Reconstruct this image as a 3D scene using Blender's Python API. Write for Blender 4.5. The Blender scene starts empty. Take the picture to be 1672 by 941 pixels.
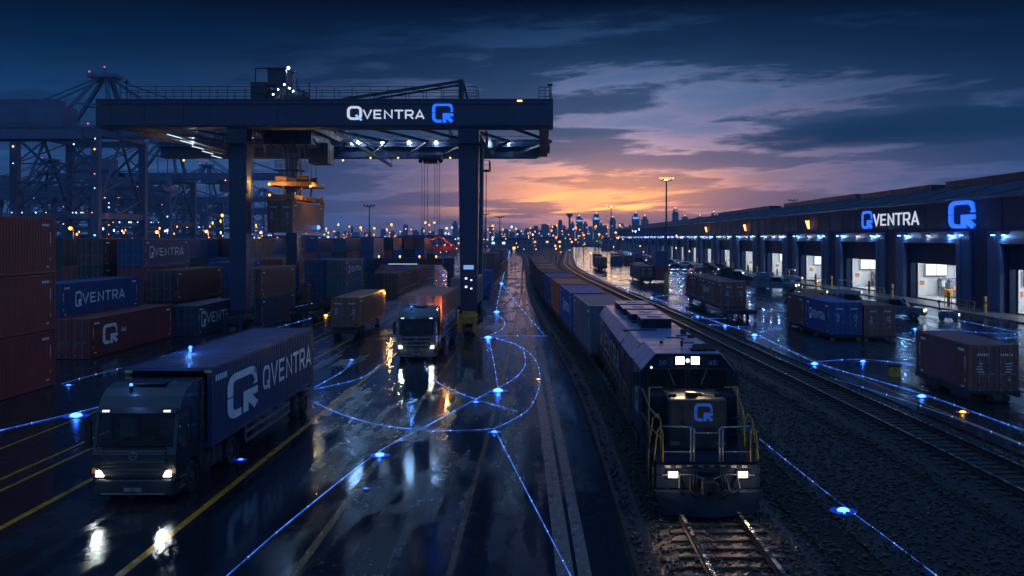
import bpy, bmesh, math, random
from mathutils import Vector, Matrix
random.seed(11)
R = math.radians
SC = bpy.context.scene
COL = SC.collection
# ---- camera geometry measured on the photograph: focal length in photo pixels, eye height, vanishing point
F, H, CX, CY = 1600.0, 8.0, 885.0, 388.0
def G(x, y, z=0.0):
    d = F * (H - z) / (y - CY)
    return Vector(((x - CX) * d / F, d, z))
def XA(x, d): return (x - CX) * d / F
def ZA(y, d): return H - (y - CY) * d / F

# ------------------------------------------------------------------ materials
class NT:
    def __init__(s, nt):
        s.nt = nt; s.nodes = nt.nodes; s.links = nt.links
    def n(s, typ, **kw):
        o = s.nodes.new(typ)
        for k, v in kw.items(): setattr(o, k, v)
        return o
    def put(s, sock, v):
        if hasattr(v, 'is_output') or isinstance(v, bpy.types.NodeSocket): s.links.new(v, sock)
        else: sock.default_value = v
    def m(s, op, a, b=None, c=None, clamp=False):
        o = s.n('ShaderNodeMath', operation=op, use_clamp=clamp)
        s.put(o.inputs[0], a)
        if b is not None: s.put(o.inputs[1], b)
        if c is not None: s.put(o.inputs[2], c)
        return o.outputs[0]
    def mix(s, f, a, b, blend='MIX'):
        o = s.n('ShaderNodeMix', data_type='RGBA', blend_type=blend)
        s.put(o.inputs[0], f); s.put(o.inputs[6], a); s.put(o.inputs[7], b)
        return o.outputs[2]
    def ramp(s, f, stops, interp='LINEAR'):
        o = s.n('ShaderNodeValToRGB'); cr = o.color_ramp; cr.interpolation = interp
        while len(cr.elements) < len(stops): cr.elements.new(0.5)
        for e, (p, c) in zip(cr.elements, stops):
            e.position = p
            e.color = (c, c, c, 1) if isinstance(c, (int, float)) else (*c, 1)
        s.put(o.inputs[0], f)
        return o.outputs[0]
    def noise(s, vec, scale=1, detail=4, rough=.55, dist=0):
        o = s.n('ShaderNodeTexNoise'); s.put(o.inputs['Vector'], vec)
        o.inputs['Scale'].default_value = scale; o.inputs['Detail'].default_value = detail
        o.inputs['Roughness'].default_value = rough; o.inputs['Distortion'].default_value = dist
        return o.outputs[0]
    def mapv(s, vec, scale=(1, 1, 1), loc=(0, 0, 0)):
        o = s.n('ShaderNodeMapping'); s.put(o.inputs[0], vec)
        o.inputs[1].default_value = loc; o.inputs[3].default_value = scale
        return o.outputs[0]
    def comb(s, x, y, z):
        o = s.n('ShaderNodeCombineXYZ')
        for i, v in enumerate((x, y, z)): s.put(o.inputs[i], v)
        return o.outputs[0]
    def gauss(s, x, c, sg):
        t = s.m('DIVIDE', s.m('SUBTRACT', x, c), sg)
        return s.m('EXPONENT', s.m('MULTIPLY', s.m('MULTIPLY', t, t), -1.0))

def newmat(name):
    m = bpy.data.materials.new(name); m.use_nodes = True
    t = NT(m.node_tree); b = m.node_tree.nodes['Principled BSDF']
    return m, t, b

def mat(name, col, rough=.5, metal=0., var=.35, scale=1.5, rvar=.15, bump=0., bscale=40, coat=0., spec=.5, tint=None, stretch=(1, 1, 1)):
    """painted / bare surface whose colour, gloss and relief vary with grime"""
    m, t, b = newmat(name)
    tc = t.n('ShaderNodeTexCoord').outputs['Object']
    n1 = t.noise(t.mapv(tc, stretch), scale, 6, .6)
    dark = tuple(c * (1 - var) for c in col); lite = tuple(min(1, c * (1 + var * .7)) for c in col)
    c = t.ramp(n1, [(.3, dark), (.7, lite)])
    if tint:
        n2 = t.noise(t.mapv(tc, (stretch[0], stretch[1], stretch[2] * .35)), scale * 2.3, 8, .7)
        c = t.mix(t.ramp(n2, [(.56, 0.), (.7, .75)]), c, (*tint, 1))
    t.put(b.inputs['Base Color'], c)
    t.put(b.inputs['Roughness'], t.ramp(n1, [(.3, max(.02, rough - rvar)), (.7, min(1, rough + rvar))]))
    b.inputs['Metallic'].default_value = metal
    b.inputs['Specular IOR Level'].default_value = spec
    b.inputs['Coat Weight'].default_value = coat
    if bump:
        bp = t.n('ShaderNodeBump'); bp.inputs['Strength'].default_value = bump; bp.inputs['Distance'].default_value = .02
        t.put(bp.inputs['Height'], t.noise(tc, bscale, 5, .6)); t.put(b.inputs['Normal'], bp.outputs[0])
    return m

def emit(name, col, strength):
    m, t, b = newmat(name)
    b.inputs['Base Color'].default_value = (.02, .02, .02, 1)
    b.inputs['Emission Color'].default_value = (*col, 1)
    b.inputs['Emission Strength'].default_value = strength
    b.inputs['Roughness'].default_value = .3
    return m

M = {}
def make_materials():
    # paint that takes its colour from the object's own colour property: weathered container steel
    m, t, b = newmat('container_paint')
    oi = t.n('ShaderNodeObjectInfo'); tc = t.n('ShaderNodeTexCoord').outputs['Object']
    off = t.n('ShaderNodeVectorMath', operation='ADD'); t.put(off.inputs[0], tc)
    t.put(off.inputs[1], t.comb(t.m('MULTIPLY', oi.outputs['Random'], 37.), t.m('MULTIPLY', oi.outputs['Random'], 91.), 0.))
    v = off.outputs[0]
    big = t.noise(v, .7, 5, .6); streak = t.noise(t.mapv(v, (3, 3, .35)), 1.6, 6, .65)
    c = t.mix(t.ramp(big, [(.3, .0), (.7, 1.)]), t.mix(1., oi.outputs['Color'], (.62, .62, .66, 1), 'MULTIPLY'), oi.outputs['Color'])
    c = t.mix(t.ramp(streak, [(.58, 0.), (.75, .7)]), c, (.05, .03, .022, 1))
    t.put(b.inputs['Base Color'], c)
    t.put(b.inputs['Roughness'], t.ramp(big, [(.3, .3), (.7, .52)]))
    bp = t.n('ShaderNodeBump'); bp.inputs['Strength'].default_value = .25; bp.inputs['Distance'].default_value = .02
    t.put(bp.inputs['Height'], t.noise(v, 3., 5, .6)); t.put(b.inputs['Normal'], bp.outputs[0])
    M['paint'] = m
    # wet asphalt: aggregate, slab seams, standing water patches, long tyre streaks
    def wet(name, base, joint, puddle_bias, seed):
        m, t, b = newmat(name)
        tc = t.mapv(t.n('ShaderNodeTexCoord').outputs['Object'], (1, 1, 1), (seed, seed * 2, 0))
        pud = t.noise(t.mapv(tc, (.30, .10, 1)), 1., 7, .58, .6)
        trk = t.noise(t.mapv(tc, (1.6, .045, 1)), 1., 5, .55)
        fine = t.noise(tc, 24, 4, .65); mid = t.noise(tc, 1.3, 6, .62)
        pm = t.m('ADD', t.m('MULTIPLY', pud, .65), t.m('MULTIPLY', trk, .35))
        pm = t.ramp(pm, [(puddle_bias - .05, 0.), (puddle_bias + .05, 1.)])
        c = t.ramp(mid, [(.3, tuple(x * .55 for x in base)), (.72, tuple(x * 1.35 for x in base))])
        c = t.mix(t.m('MULTIPLY', pm, .5), c, tuple(x * .45 for x in base) + (1,))
        br = t.n('ShaderNodeTexBrick'); t.put(br.inputs['Vector'], tc)
        br.inputs['Scale'].default_value = 1.; br.inputs['Brick Width'].default_value = joint[0]; br.inputs['Row Height'].default_value = joint[1]
        br.inputs['Mortar Size'].default_value = .045; br.inputs['Mortar Smooth'].default_value = .3; br.offset = .37
        cra = t.noise(t.mapv(tc, (1, 1, 1)), .5, 8, .7, 1.5)
        crk = t.m('LESS_THAN', t.m('ABSOLUTE', t.m('SUBTRACT', cra, .5)), .0035)
        seam = t.m('MAXIMUM', br.outputs['Fac'], t.m('MULTIPLY', crk, .8))
        c = t.mix(t.m('MULTIPLY', seam, .75), c, (.006, .006, .007, 1))
        t.put(b.inputs['Base Color'], c)
        vo = t.n('ShaderNodeTexVoronoi', distance='CHEBYCHEV'); t.put(vo.inputs['Vector'], t.mapv(tc, (.21, .085, 1), (.3, .7, 0))); vo.inputs['Scale'].default_value = 1.; vo.inputs['Randomness'].default_value = .9
        pv = t.n('ShaderNodeSeparateColor'); t.put(pv.inputs[0], vo.outputs['Color']); patch = pv.outputs[0]
        dry = t.m('ADD', t.ramp(mid, [(.3, .22), (.7, .31)]), t.m('MULTIPLY', patch, .07))
        rg = t.mix(pm, dry, (.11, .11, .11, 1))
        t.put(b.inputs['Roughness'], rg)
        t.put(b.inputs['Base Color'], t.mix(t.m('MULTIPLY', t.m('GREATER_THAN', patch, .66), .4), c, (.008, .008, .010, 1)))
        b.inputs['IOR'].default_value = 1.45
        hgt = t.m('ADD', t.m('MULTIPLY', fine, .6), t.m('MULTIPLY', mid, .18))
        hgt = t.m('MULTIPLY', hgt, t.m('SUBTRACT', 1.03, pm))
        hgt = t.m('SUBTRACT', hgt, t.m('MULTIPLY', seam, .6))
        bp = t.n('ShaderNodeBump'); bp.inputs['Strength'].default_value = .085; bp.inputs['Distance'].default_value = .012
        t.put(bp.inputs['Height'], hgt)
        fr = t.n('ShaderNodeFresnel'); fr.inputs[0].default_value = 1.55; t.put(fr.inputs['Normal'], bp.outputs[0])
        df = t.n('ShaderNodeBsdfDiffuse'); gl = t.n('ShaderNodeBsdfGlossy', distribution='BECKMANN'); mx = t.n('ShaderNodeMixShader')
        for sk in b.inputs['Base Color'].links: t.put(df.inputs['Color'], sk.from_socket)
        t.put(gl.inputs['Roughness'], rg); gl.inputs['Color'].default_value = (.66, .84, 1, 1)
        t.put(df.inputs['Normal'], bp.outputs[0]); t.put(gl.inputs['Normal'], bp.outputs[0]); t.put(mx.inputs[0], fr.outputs[0])
        t.links.new(df.outputs[0], mx.inputs[1]); t.links.new(gl.outputs[0], mx.inputs[2])
        t.links.new(mx.outputs[0], m.node_tree.nodes['Material Output'].inputs[0]); m.node_tree.nodes.remove(b)
        return m
    M['asphalt'] = wet('wet_asphalt', (.016, .018, .022), (7.5, 11.), .49, 3.)
    M['yard'] = wet('wet_yard_concrete', (.030, .031, .034), (9., 9.), .5, 41.)
    M['dirt'] = mat('damp_dirt', (.012, .012, .013), .75, spec=.2, var=.5, scale=.8, bump=.6, bscale=9, rvar=.2)
    M['gravel'] = mat('ballast_gravel', (.0065, .0068, .0075), .5, var=.6, scale=9, tint=(.045, .030, .020), bump=1., bscale=16, rvar=.25)
    M['stone'] = mat('ballast_stone', (.009, .009, .0095), .42, var=.5, scale=6, rvar=.2)
    M['kerb'] = mat('wet_concrete_kerb', (.08, .08, .085), .35, var=.3, scale=2, bump=.2)
    # worn road paint
    def lane(name, col):
        m, t, b = newmat(name)
        tc = t.n('ShaderNodeTexCoord').outputs['Object']
        w = t.noise(t.mapv(tc, (3, 1.2, 1)), 1.6, 8, .72)
        t.put(b.inputs['Base Color'], t.mix(t.ramp(w, [(.53, 0.), (.70, 1.)]), (*col, 1), (.02, .02, .022, 1)))
        t.put(b.inputs['Roughness'], t.ramp(w, [(.3, .32), (.7, .15)]))
        return m
    M['yellow_line'] = lane('worn_yellow_line', (.55, .22, .012))
    M['white_line'] = lane('worn_white_line', (.14, .13, .125))
    M['steel_rail'] = mat('polished_rail', (.75, .73, .72), .26, 1., var=.3, scale=3)
    M['rust'] = mat('rusty_steel', (.07, .04, .028), .55, .4, var=.5, scale=5)
    M['sleeper'] = mat('weathered_sleeper', (.022, .021, .021), .5, var=.45, scale=4, bump=.5, bscale=20)
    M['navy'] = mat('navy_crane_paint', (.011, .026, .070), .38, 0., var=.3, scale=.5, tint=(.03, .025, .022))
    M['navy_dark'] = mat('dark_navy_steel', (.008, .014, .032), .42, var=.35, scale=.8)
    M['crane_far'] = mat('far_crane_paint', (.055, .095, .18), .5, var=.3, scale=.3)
    M['grey_steel'] = mat('galvanised_steel', (.22, .23, .25), .38, .6, var=.35, scale=3)
    M['black'] = mat('black_underbody', (.007, .007, .008), .5, var=.4, scale=3)
    M['rubber'] = mat('tyre_rubber', (.008, .008, .009), .62, var=.3, scale=5)
    M['rim'] = mat('dusty_rim', (.13, .13, .14), .35, .7, var=.4, scale=6)
    M['truck_grey'] = mat('slate_truck_paint', (.014, .020, .028), .27, .3, var=.25, scale=1.2, coat=.5)
    M['truck_silver'] = mat('silver_truck_paint', (.085, .092, .105), .25, .3, var=.25, scale=1.2, coat=.5)
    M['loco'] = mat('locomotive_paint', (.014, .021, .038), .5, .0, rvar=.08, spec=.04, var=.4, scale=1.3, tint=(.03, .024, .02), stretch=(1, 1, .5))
    M['loco_roof'] = mat('wet_roof_sky_sheen', (.15, .23, .37), .3, 0., var=.2, rvar=.05, scale=.5, spec=.035)  # wet roof; the sky's sheen is put into the pale blue base colour
    M['loco_nose'] = mat('grimy_nose_paint', (.024, .023, .026), .4, 0., var=.5, scale=2.2, tint=(.06, .035, .022))
    M['glass'] = mat('dark_glass', (.006, .009, .013), .05, 0., var=.2, rvar=.03, spec=.32)
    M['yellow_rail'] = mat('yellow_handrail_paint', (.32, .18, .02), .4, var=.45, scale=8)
    M['yellow'] = mat('yellow_machine_paint', (.48, .27, .03), .42, var=.5, scale=3, tint=(.05, .03, .02))
    M['orange'] = mat('orange_spreader_paint', (.42, .17, .03), .42, var=.5, scale=3, tint=(.05, .03, .02))
    M['white_ink'] = mat('white_lettering', (.84, .85, .88), .45, var=.12, scale=1.6)
    M['blue_ink'] = mat('blue_lettering', (.10, .22, .62), .45, var=.25, scale=1.6)
    M['yellow_ink'] = mat('yellow_label', (.55, .36, .04), .45, var=.3, scale=6)
    M['cladding'] = mat('navy_cladding', (.008, .019, .058), .62, 0., spec=.2, var=.3, scale=.25, stretch=(1, 1, .4))
    M['cladding_lite'] = mat('blue_grey_portal', (.050, .090, .18), .6, 0., spec=.2, var=.3, scale=.4)
    M['roof'] = mat('grey_metal_roof', (.038, .056, .095), .5, 0., spec=.08, var=.3, scale=.3)
    M['interior'] = mat('white_interior', (.68, .70, .72), .6, var=.15, scale=.5)
    M['interior_floor'] = mat('polished_floor', (.42, .43, .44), .25, var=.2, scale=.5)
    M['carton'] = mat('brown_carton', (.36, .22, .12), .7, var=.3)
    M['machine'] = mat('blue_grey_cabinet', (.16, .20, .28), .5, var=.3)
    M['orange_mach'] = mat('orange_enamel', (.62, .24, .04), .4, var=.3)
    M['shed'] = mat('far_shed_wall', (.09, .10, .13), .6, var=.3, scale=.08)
    M['tower'] = None
    m, t, b = newmat('cab_glass'); nd = m.node_tree.nodes
    tr = t.n('ShaderNodeBsdfTransparent'); tr.inputs[0].default_value = (.55, .62, .68, 1); gl = t.n('ShaderNodeBsdfGlossy'); gl.inputs['Roughness'].default_value = .03
    fr = t.n('ShaderNodeFresnel'); fr.inputs[0].default_value = 1.35; mx = t.n('ShaderNodeMixShader')
    t.put(mx.inputs[0], fr.outputs[0]); t.links.new(tr.outputs[0], mx.inputs[1]); t.links.new(gl.outputs[0], mx.inputs[2]); t.links.new(mx.outputs[0], nd['Material Output'].inputs[0])
    M['cab_glass'] = m
    M['seat'] = mat('grey_seat_cloth', (.12, .13, .15), .8)
    # lit things
    M['blue_glow'] = emit('blue_light_strip', (.05, .20, 1.), 1.25)
    bt = NT(M['blue_glow'].node_tree); bn = bt.noise(bt.n('ShaderNodeTexCoord').outputs['Object'], 1.1, 5, .75)
    bt.put(M['blue_glow'].node_tree.nodes['Principled BSDF'].inputs['Emission Strength'], bt.ramp(bn, [(.38, .25), (.55, 1.1), (.66, 3.)]))
    M['blue_core'] = emit('blue_light_lens', (.10, .34, 1.), 3.2)
    M['blue_halo'] = emit('deep_blue_halo', (.006, .05, 1.), .42)
    M['amber_halo'] = emit('deep_amber_halo', (1., .22, .01), .16)
    m_ = M['blue_core']; nd = m_.node_tree.nodes; tt = NT(m_.node_tree); tr = tt.n('ShaderNodeBsdfTransparent'); mx = tt.n('ShaderNodeMixShader'); mx.inputs[0].default_value = .75
    tt.links.new(tr.outputs[0], mx.inputs[1]); tt.links.new(nd['Principled BSDF'].outputs[0], mx.inputs[2]); tt.links.new(mx.outputs[0], nd['Material Output'].inputs[0])
    M['blue_small'] = emit('deep_blue_lens', (.05, .2, 1.), 3.)
    M['faint_line'] = lane('faded_yellow_line', (.09, .06, .02))
    M['amber_core'] = emit('amber_light_lens', (1., .36, .05), 6.)
    M['cool_lamp'] = emit('cool_floodlight', (.62, .82, 1.), 32.)
    M['warm_lamp'] = emit('sodium_lamp', (1., .30, .05), 3.6)
    M['warm_soft'] = emit('warm_lamp_glass', (1., .42, .12), 3.2)
    M['red_lamp'] = emit('red_warning_lamp', (1., .07, .03), 2.2)
    M['head'] = emit('headlight_lens', (1., .90, .72), 15.)
    M['head_small'] = emit('marker_lens', (.75, .88, 1.), 1.3)
    M['sign_blue'] = emit('blue_sign_face', (.012, .13, 1.), 1.15)
    M['sign_white'] = emit('white_sign_face', (.72, .80, 1.), .66)
    M['logo_dim'] = emit('dim_blue_badge', (.03, .13, .75), .28)
    M['ceil_lamp'] = emit('ceiling_tube', (.86, .93, 1.), 5.)
    M['window_lit'] = emit('bright_window', (.85, .93, 1.), 1.3)
    # towers: grey facade with a grid of windows, a share of them lit
    def windows(name, wall, lit, share, sx, sz, strength):
        m, t, b = newmat(name)
        oi = t.n('ShaderNodeObjectInfo'); tc = t.n('ShaderNodeTexCoord').outputs['Object']
        sp = t.n('ShaderNodeSeparateXYZ'); t.put(sp.inputs[0], tc)
        u = t.m('MULTIPLY', t.m('ADD', sp.outputs[0], sp.outputs[1]), 1. / sx); w = t.m('MULTIPLY', sp.outputs[2], 1. / sz)
        cell = t.comb(t.m('FLOOR', u), t.m('FLOOR', w), t.m('MULTIPLY', oi.outputs['Random'], 50.))
        wn = t.n('ShaderNodeTexWhiteNoise', noise_dimensions='3D'); t.put(wn.inputs[0], cell)
        fu = t.m('FRACT', u); fw = t.m('FRACT', w)
        inside = t.m('MULTIPLY', t.m('MULTIPLY', t.m('GREATER_THAN', fu, .25), t.m('LESS_THAN', fu, .8)), t.m('MULTIPLY', t.m('GREATER_THAN', fw, .3), t.m('LESS_THAN', fw, .75)))
        on = t.m('MULTIPLY', t.m('GREATER_THAN', wn.outputs[0], 1 - share), inside)
        t.put(b.inputs['Base Color'], t.mix(inside, (*wall, 1), (.02, .025, .035, 1)))
        b.inputs['Roughness'].default_value = .5
        t.put(b.inputs['Emission Color'], t.mix(t.m('GREATER_THAN', t.m('FRACT', t.m('MULTIPLY', wn.outputs[0], 57.)), .55), (*lit, 1), (.5, .72, 1, 1)))
        t.put(b.inputs['Emission Strength'], t.m('MULTIPLY', on, strength))
        return m
    M['tower'] = windows('tower_facade', (.16, .18, .25), (1., .55, .2), .10, 3.0, 2.8, .9)
    M['shed_win'] = windows('lit_shed_facade', (.12, .14, .2), (1., .42, .12), .16, 3.2, 3., 2.2)
make_materials()

M['cool_wall'] = emit('cool_wall_lamp', (.25, .5, 1.), 7.)
# ------------------------------------------------------------------ mesh building
class MB:
    def __init__(s): s.v = []; s.f = []; s.mi = []
    def add(s, vs, fs, mi=0):
        o = len(s.v); s.v += [tuple(v) for v in vs]
        for f in fs: s.f.append([i + o for i in f]); s.mi.append(mi)
        return s
    def bb(s, x0, x1, y0, y1, z0, z1, mi=0):
        return s.add([(x0, y0, z0), (x1, y0, z0), (x1, y1, z0), (x0, y1, z0), (x0, y0, z1), (x1, y0, z1), (x1, y1, z1), (x0, y1, z1)],
                     [(0, 3, 2, 1), (4, 5, 6, 7), (0, 1, 5, 4), (1, 2, 6, 5), (2, 3, 7, 6), (3, 0, 4, 7)], mi)
    def beam(s, p, q, w, h=None, mi=0):
        p, q = Vector(p), Vector(q); h = h or w; d = (q - p).normalized()
        up = Vector((0, 0, 1)) if abs(d.z) < .95 else Vector((0, 1, 0))
        a = d.cross(up).normalized() * (w / 2); b = a.cross(d).normalized() * (h / 2)
        vs = [p - a - b, p + a - b, p + a + b, p - a + b, q - a - b, q + a - b, q + a + b, q - a + b]
        return s.add(vs, [(0, 3, 2, 1), (4, 5, 6, 7), (0, 1, 5, 4), (1, 2, 6, 5), (2, 3, 7, 6), (3, 0, 4, 7)], mi)
    def cyl(s, p, q, r, r2=None, n=10, mi=0):
        p, q = Vector(p), Vector(q); r2 = r if r2 is None else r2; d = (q - p).normalized()
        up = Vector((0, 0, 1)) if abs(d.z) < .95 else Vector((0, 1, 0))
        a = d.cross(up).normalized(); b = a.cross(d).normalized()
        vs = []
        for c, rr in ((p, r), (q, r2)):
            for i in range(n):
                t = 2 * math.pi * i / n
                vs.append(c + a * (rr * math.cos(t)) + b * (rr * math.sin(t)))
        fs = [(i, (i + 1) % n, n + (i + 1) % n, n + i) for i in range(n)] + [tuple(range(n))[::-1], tuple(range(n, 2 * n))]
        return s.add(vs, fs, mi)
    def tube(s, pts, r, n=6, mi=0):
        for a, b in zip(pts[:-1], pts[1:]): s.cyl(a, b, r, n=n, mi=mi)
        return s
    def prism(s, poly, ax, a, b, mi=0):
        def pt(t, u, w): return {'x': (t, u, w), 'y': (u, t, w), 'z': (u, w, t)}[ax]
        n = len(poly)
        vs = [pt(a, *p) for p in poly] + [pt(b, *p) for p in poly]
        return s.add(vs, [tuple(range(n))[::-1], tuple(range(n, 2 * n))] + [(i, (i + 1) % n, n + (i + 1) % n, n + i) for i in range(n)], mi)
    def sph(s, c, r, nu=14, nv=8, mi=0):
        rx, ry, rz = r if isinstance(r, tuple) else (r, r, r)
        vs = [(c[0], c[1], c[2] + rz)]
        for j in range(1, nv):
            t = math.pi * j / nv
            for i in range(nu):
                p = 2 * math.pi * i / nu
                vs.append((c[0] + rx * math.sin(t) * math.cos(p), c[1] + ry * math.sin(t) * math.sin(p), c[2] + rz * math.cos(t)))
        vs.append((c[0], c[1], c[2] - rz)); fs = []
        for i in range(nu): fs.append((0, 1 + i, 1 + (i + 1) % nu))
        for j in range(nv - 2):
            for i in range(nu):
                a = 1 + j * nu + i; b = 1 + j * nu + (i + 1) % nu
                fs.append((a, a + nu, b + nu, b))
        L = len(vs) - 1
        for i in range(nu): fs.append((L, 1 + (nv - 2) * nu + (i + 1) % nu, 1 + (nv - 2) * nu + i))
        return s.add(vs, fs, mi)
    def mesh(s, name, mats):
        me = bpy.data.meshes.new(name)
        me.from_pydata(s.v, [], s.f)
        for m in (mats if isinstance(mats, (list, tuple)) else [mats]): me.materials.append(M[m] if isinstance(m, str) else m)
        me.polygons.foreach_set('material_index', s.mi)
        bm = bmesh.new(); bm.from_mesh(me); bmesh.ops.recalc_face_normals(bm, faces=bm.faces); bm.to_mesh(me); bm.free()
        me.update(); return me
    def build(s, name, mats, parent=None, bevel=0., smooth=False, loc=(0, 0, 0), rz=0., seg=2):
        me = s.mesh(name, mats)
        o = bpy.data.objects.new(name, me); COL.objects.link(o)
        o.location = loc; o.rotation_euler = (0, 0, rz)
        if parent is not None: o.parent = parent
        if smooth:
            for p in me.polygons: p.use_smooth = True
        if bevel:
            md = o.modifiers.new('edge', 'BEVEL'); md.width = bevel; md.segments = seg; md.limit_method = 'ANGLE'; md.angle_limit = R(35)
            md.use_clamp_overlap = True
        return o

def tag(o, label, cat, group=None, kind=None):
    if label: o['label'] = label
    if cat: o['category'] = cat
    if group: o['group'] = group
    if kind: o['kind'] = kind
    return o
def thing(name, label, cat, loc=(0, 0, 0), rz=0., group=None):
    o = bpy.data.objects.new(name, None); COL.objects.link(o)
    o.empty_display_size = .3; o.location = loc; o.rotation_euler = (0, 0, rz)
    return tag(o, label, cat, group)
def struct(o): o['kind'] = 'structure'; return o
def kids(o): return list(o.children)
def dup(o, loc=None, rz=None, label=None, group=None, parent=None, scale=None):
    c = o.copy(); COL.objects.link(c)
    if parent is not None: c.parent = parent
    if loc is not None: c.location = loc
    if rz is not None: c.rotation_euler = (0, 0, rz)
    if scale is not None: c.scale = (scale,) * 3
    if label: c['label'] = label
    if group: c['group'] = group
    for ch in kids(o): dup(ch, parent=c)
    return c
def paint(o, c):
    o.color = (*c, 1)
    for ch in kids(o): paint(ch, c)

# ---- lettering made of strokes
def rrect(x0, y0, x1, y1, r, n=5):
    out = []
    for cx, cy, a in ((x1 - r, y1 - r, 0), (x0 + r, y1 - r, 90), (x0 + r, y0 + r, 180), (x1 - r, y0 + r, 270)):
        for i in range(n + 1):
            t = R(a + 90 * i / n); out.append((cx + r * math.cos(t), cy + r * math.sin(t)))
    return out
LET = {
 'V': [[(.03, 1), (.45, .06), (.87, 1)]], 'E': [[(.8, .92), (.08, .92), (.08, .08), (.8, .08)], [(.08, .5), (.72, .5)]],
 'N': [[(.08, 0), (.08, .9), (.82, .1), (.82, 1)]], 'T': [[(0, .92), (.9, .92)], [(.45, .86), (.45, 0)]],
 'R': [[(.08, 0), (.08, .92), (.68, .92), (.8, .82), (.82, .7), (.8, .54), (.68, .43), (.08, .43)], [(.46, .43), (.84, 0)]],
 'A': [[(.03, 0), (.45, .94), (.87, 0)], [(.2, .27), (.7, .27)]],
 'Q': [rrect(.08, .08, .86, .92, .24)[0:] + [(.86, .68)], [(.56, .34), (.92, -.04)]],
 'D': [[(.08, .08), (.08, .92), (.6, .92), (.8, .7), (.8, .3), (.6, .08), (.08, .08)]],
 'O': [rrect(.08, .08, .86, .92, .24) + [(.86, .68)]], 'B': [[(.08, .08), (.08, .92), (.7, .92), (.78, .7), (.68, .5), (.08, .5)], [(.68, .5), (.84, .28), (.7, .08), (.08, .08)]],
 'S': [[(.8, .88), (.2, .92), (.08, .72), (.2, .52), (.7, .48), (.82, .28), (.7, .08), (.08, .1)]],
 '0': [rrect(.12, .08, .74, .92, .24) + [(.74, .68)]], '2': [[(.1, .8), (.3, .92), (.65, .92), (.78, .7), (.1, .08), (.8, .08)]],
 '4': [[(.62, 0), (.62, .92), (.08, .3), (.85, .3)]],
}
def logo_strokes(w=.17):
    top = [(1 - w / 2, .56), (1 - w / 2, .78)] + [(1 - .26 + (.26 - w / 2) * math.cos(R(a)), .74 + (.26 - w / 2) * math.sin(R(a))) for a in (10, 30, 50, 70, 90)]
    top += [(.26 + (.26 - w / 2) * math.cos(R(a)), .74 + (.26 - w / 2) * math.sin(R(a))) for a in (90, 110, 130, 150, 170)] + [(w / 2, .52)]
    low = [(w / 2, .49), (w / 2, .26)] + [(.26 + (.26 - w / 2) * math.cos(R(a)), .26 + (.26 - w / 2) * math.sin(R(a))) for a in (190, 210, 230, 250, 270)] + [(.44, w / 2)]
    return [(top, w), (low, w), ([(.50, .40), (1., .40)], .17), ([(.585, .33), (.585, 0)], .17), ([(.64, .36), (.95, .045)], .18)]
def word_strokes(txt, w=.16, gap=.2):
    out = []; x = 0
    for ch in txt:
        if ch == ' ': x += .6; continue
        for st in LET[ch]: out.append(([(px + x, py) for px, py in st], w))
        x += .9 + gap
    return out, x - gap
def ribbon(mb, pts, w, fn, th, k=0, mi=0):
    n = len(pts); P2 = [Vector(p) for p in pts]; L = []; Rr = []
    for i in range(n):
        a = (P2[i] - P2[i - 1]).normalized() if i else None
        b = (P2[i + 1] - P2[i]).normalized() if i < n - 1 else None
        d = ((a + b).normalized() if (a is not None and b is not None) else (a if b is None else b))
        nn = Vector((-d.y, d.x)); base = a if a is not None else b
        c = max(.62, abs(nn.dot(Vector((-base.y, base.x)))))
        L.append(P2[i] + nn * (w / 2 / c)); Rr.append(P2[i] - nn * (w / 2 / c))
    t0, t1 = 0.0, th + k * .0012
    vs = [fn(p, t1) for p in L] + [fn(p, t1) for p in Rr] + [fn(p, t0) for p in L] + [fn(p, t0) for p in Rr]
    fs = []
    for i in range(n - 1):
        fs += [(i, n + i, n + i + 1, i + 1), (i, i + 1, 2 * n + i + 1, 2 * n + i), (n + i, 3 * n + i, 3 * n + i + 1, n + i + 1)]
    fs += [(0, 2 * n, 3 * n, n), (n - 1, 2 * n - 1, 4 * n - 1, 3 * n - 1)]
    mb.add(vs, fs, mi)
def lettering(name, strokes, o, u, v, su, sv, mats, parent, th=.012, mi=None):
    """strokes drawn on the plane o + u*su*x + v*sv*y, standing th proud of it"""
    o, u, v = Vector(o), Vector(u), Vector(v); nrm = u.cross(v).normalized(); mb = MB()
    for k, (pts, w) in enumerate(strokes):
        ribbon(mb, pts, w, lambda p, t: o + u * (p.x * su) + v * (p.y * sv) + nrm * t, th, k % 4, mi[k] if mi else 0)
    return mb.build(name, mats, parent)

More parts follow.
